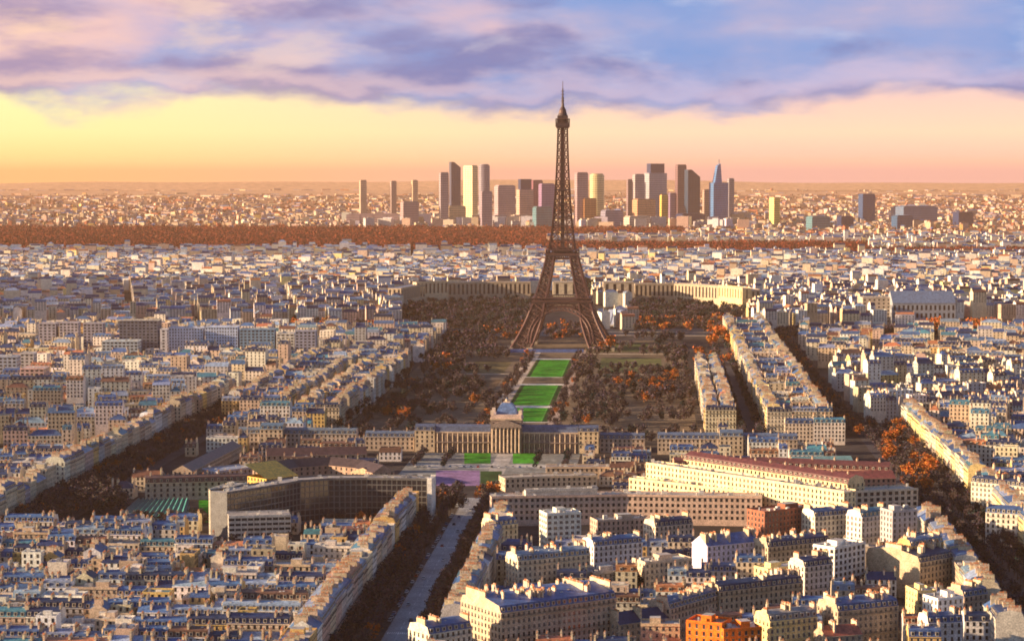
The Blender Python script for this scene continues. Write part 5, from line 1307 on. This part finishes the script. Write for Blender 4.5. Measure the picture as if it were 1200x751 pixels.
for _ in range(5200):
    py = rng.uniform(226, 284)**1.0; px = rng.uniform(-30, 1230); x, y = G(px, py)
    q = mathutils.noise.noise((x*.0016, y*.0011, 1.0 if py > 255 else 5.0))
    if q > rng.uniform(-.2, .35): continue
    s_ = rng.uniform(6, 12)*(1 if py > 250 else 1.8); hh = rng.uniform(9, 17); c = rng.choice([(.20, .07, .04), (.14, .06, .05), (.24, .09, .045), (.11, .06, .05)])
    for q in range(4):
        a = np.array([rng.gauss(0, 1), rng.gauss(0, 1), rng.gauss(0, .6)]); a /= np.linalg.norm(a); b = np.cross(a, [rng.gauss(0, 1), rng.gauss(0, 1), rng.gauss(0, 1)]); b /= np.linalg.norm(b)
        p = np.array([x+rng.uniform(-s_, s_), y+rng.uniform(-s_, s_), hh*rng.uniform(.35, 1)]); k = s_*rng.uniform(.4, .7); g = rng.uniform(.7, 1.3)
        wd.face([tuple(p-a*k), tuple(p+b*k*.7), tuple(p+a*k), tuple(p-b*k*.7)], 'foliage', tuple(z*g for z in c))
wd.build('distant_woodland', label='rust-brown wood stretching across the plain beyond the city', kind='stuff')

# ------------------------------------------------------------------ cars, a hoarding, small things
def car_meshes(col):
    b = MB(); pr = [(-2.1, .35), (-2.15, .75), (-1.9, .92), (2.0, .85), (2.15, .6), (2.1, .35)]
    for s_ in (-.85, .85): b.face([(x, s_, z) for x, z in pr], 'car_paint', col)
    for i in range(len(pr)):
        p, q = pr[i], pr[(i+1) % len(pr)]; b.face([(p[0], -.85, p[1]), (p[0], .85, p[1]), (q[0], .85, q[1]), (q[0], -.85, q[1])], 'car_paint', col)
    c = MB(); A = [(-1.7, .9), (-1.2, 1.45), (.4, 1.48), (1.1, .9)]
    for s_ in (-.78, .78): c.face([(x, s_*(.86 if z > 1 else 1), z) for x, z in A], 'window_glass', (.02, .025, .03))
    for i in range(3):
        p, q = A[i], A[i+1]; k0, k1 = (.86 if p[1] > 1 else 1)*.78, (.86 if q[1] > 1 else 1)*.78
        c.face([(p[0], -k0, p[1]), (p[0], k0, p[1]), (q[0], k1, q[1]), (q[0], -k1, q[1])], 'car_paint' if i == 1 else 'window_glass', col if i == 1 else (.02, .025, .03))
    w_ = MB()
    n = 10
    for i in range(n):
        a, a2 = 2*math.pi*i/n, 2*math.pi*(i+1)/n
        w_.face([(.32*math.cos(a), -.1, .32*math.sin(a)), (.32*math.cos(a2), -.1, .32*math.sin(a2)), (.32*math.cos(a2), .1, .32*math.sin(a2)), (.32*math.cos(a), .1, .32*math.sin(a))], 'iron', (.02, .02, .02))
    for s_ in (-.1, .1): w_.face([(.32*math.cos(2*math.pi*i/n), s_, .32*math.sin(2*math.pi*i/n)) for i in range(n)], 'iron', (.05, .05, .05))
    return b.mesh('body'), c.mesh('cabin'), w_.mesh('wheel')
CARC = {'white': (.75, .75, .76), 'silver': (.42, .44, .47), 'blue': (.08, .16, .34), 'black': (.02, .02, .025), 'red': (.40, .04, .03)}
CM = {k: car_meshes(c) for k, c in CARC.items()}
cars = []
u = 905.0
while u < 1440:
    for v, d, nm in ((-13.4, 1, 'left'), (1.4, -1, 'right')):
        if rng.random() < .55: cars.append((u+rng.uniform(-1, 1), v, d, nm, rng.choices(list(CARC), (4, 4, 2, 4, 1))[0]))
    u += 9.0
cars += [(1042, -3.2, -1, 'lane', 'black'), (1080, -8.8, 1, 'lane', 'silver'), (1205, -3.4, -1, 'lane', 'white'), (1251, -8.6, 1, 'lane', 'red'), (1328, -8.8, 1, 'lane', 'black'), (1385, -3.3, -1, 'lane', 'white'), (1410, -8.4, 1, 'lane', 'silver'), (1150, -8.5, 1, 'lane', 'white'), (1302, -4, -1, 'lane', 'silver'), (1356, -8.2, 1, 'lane', 'blue')]
for k2 in range(22):
    if k2 % 7 != 3: cars.append((1588, -62+k2*5.2, 1, 'court', rng.choices(list(CARC), (4, 4, 2, 4, 1))[0]))
cnt = {}
for (u, v, d, nm, col) in cars:
    x, y = UV(u, v)
    p = proj(x, y, 0)
    if p[1] > H0: continue
    cnt[nm] = cnt.get(nm, 0)+1
    lab = '%s car driving on central avenue, %s from front' % (col, ORD[cnt[nm]-1]) if nm == 'lane' else '%s parked car, %s from front along %s kerb of central avenue' % (col, ORD[cnt[nm]-1], nm)
    if nm == 'court': lab = '%s parked car, %s from left in row on school forecourt' % (col, ORD[cnt[nm]-1])
    e = empty('car', (x, y, .05), math.pi/2-AXA+(0 if d > 0 else math.pi), lab, 'car', 'cars on the central avenue')
    bo, ca, wh_ = CM[col]; link_copy(bo, 'body', e); link_copy(ca, 'cabin', e)
    for wx in (-1.3, 1.35):
        for wy in (-.8, .8): link_copy(wh_, 'wheel', e, (wx, wy, .32))
strip('hoarding', 'long blue hoarding across the foot of the iron tower', 'hoarding', gpath([(598, 413), (684, 413)], 0), 1.2, 3.2, roof='flat', wc=(.10, .17, .40), rc=(.12, .2, .4), detail=0, clutter=False, cornice=False)
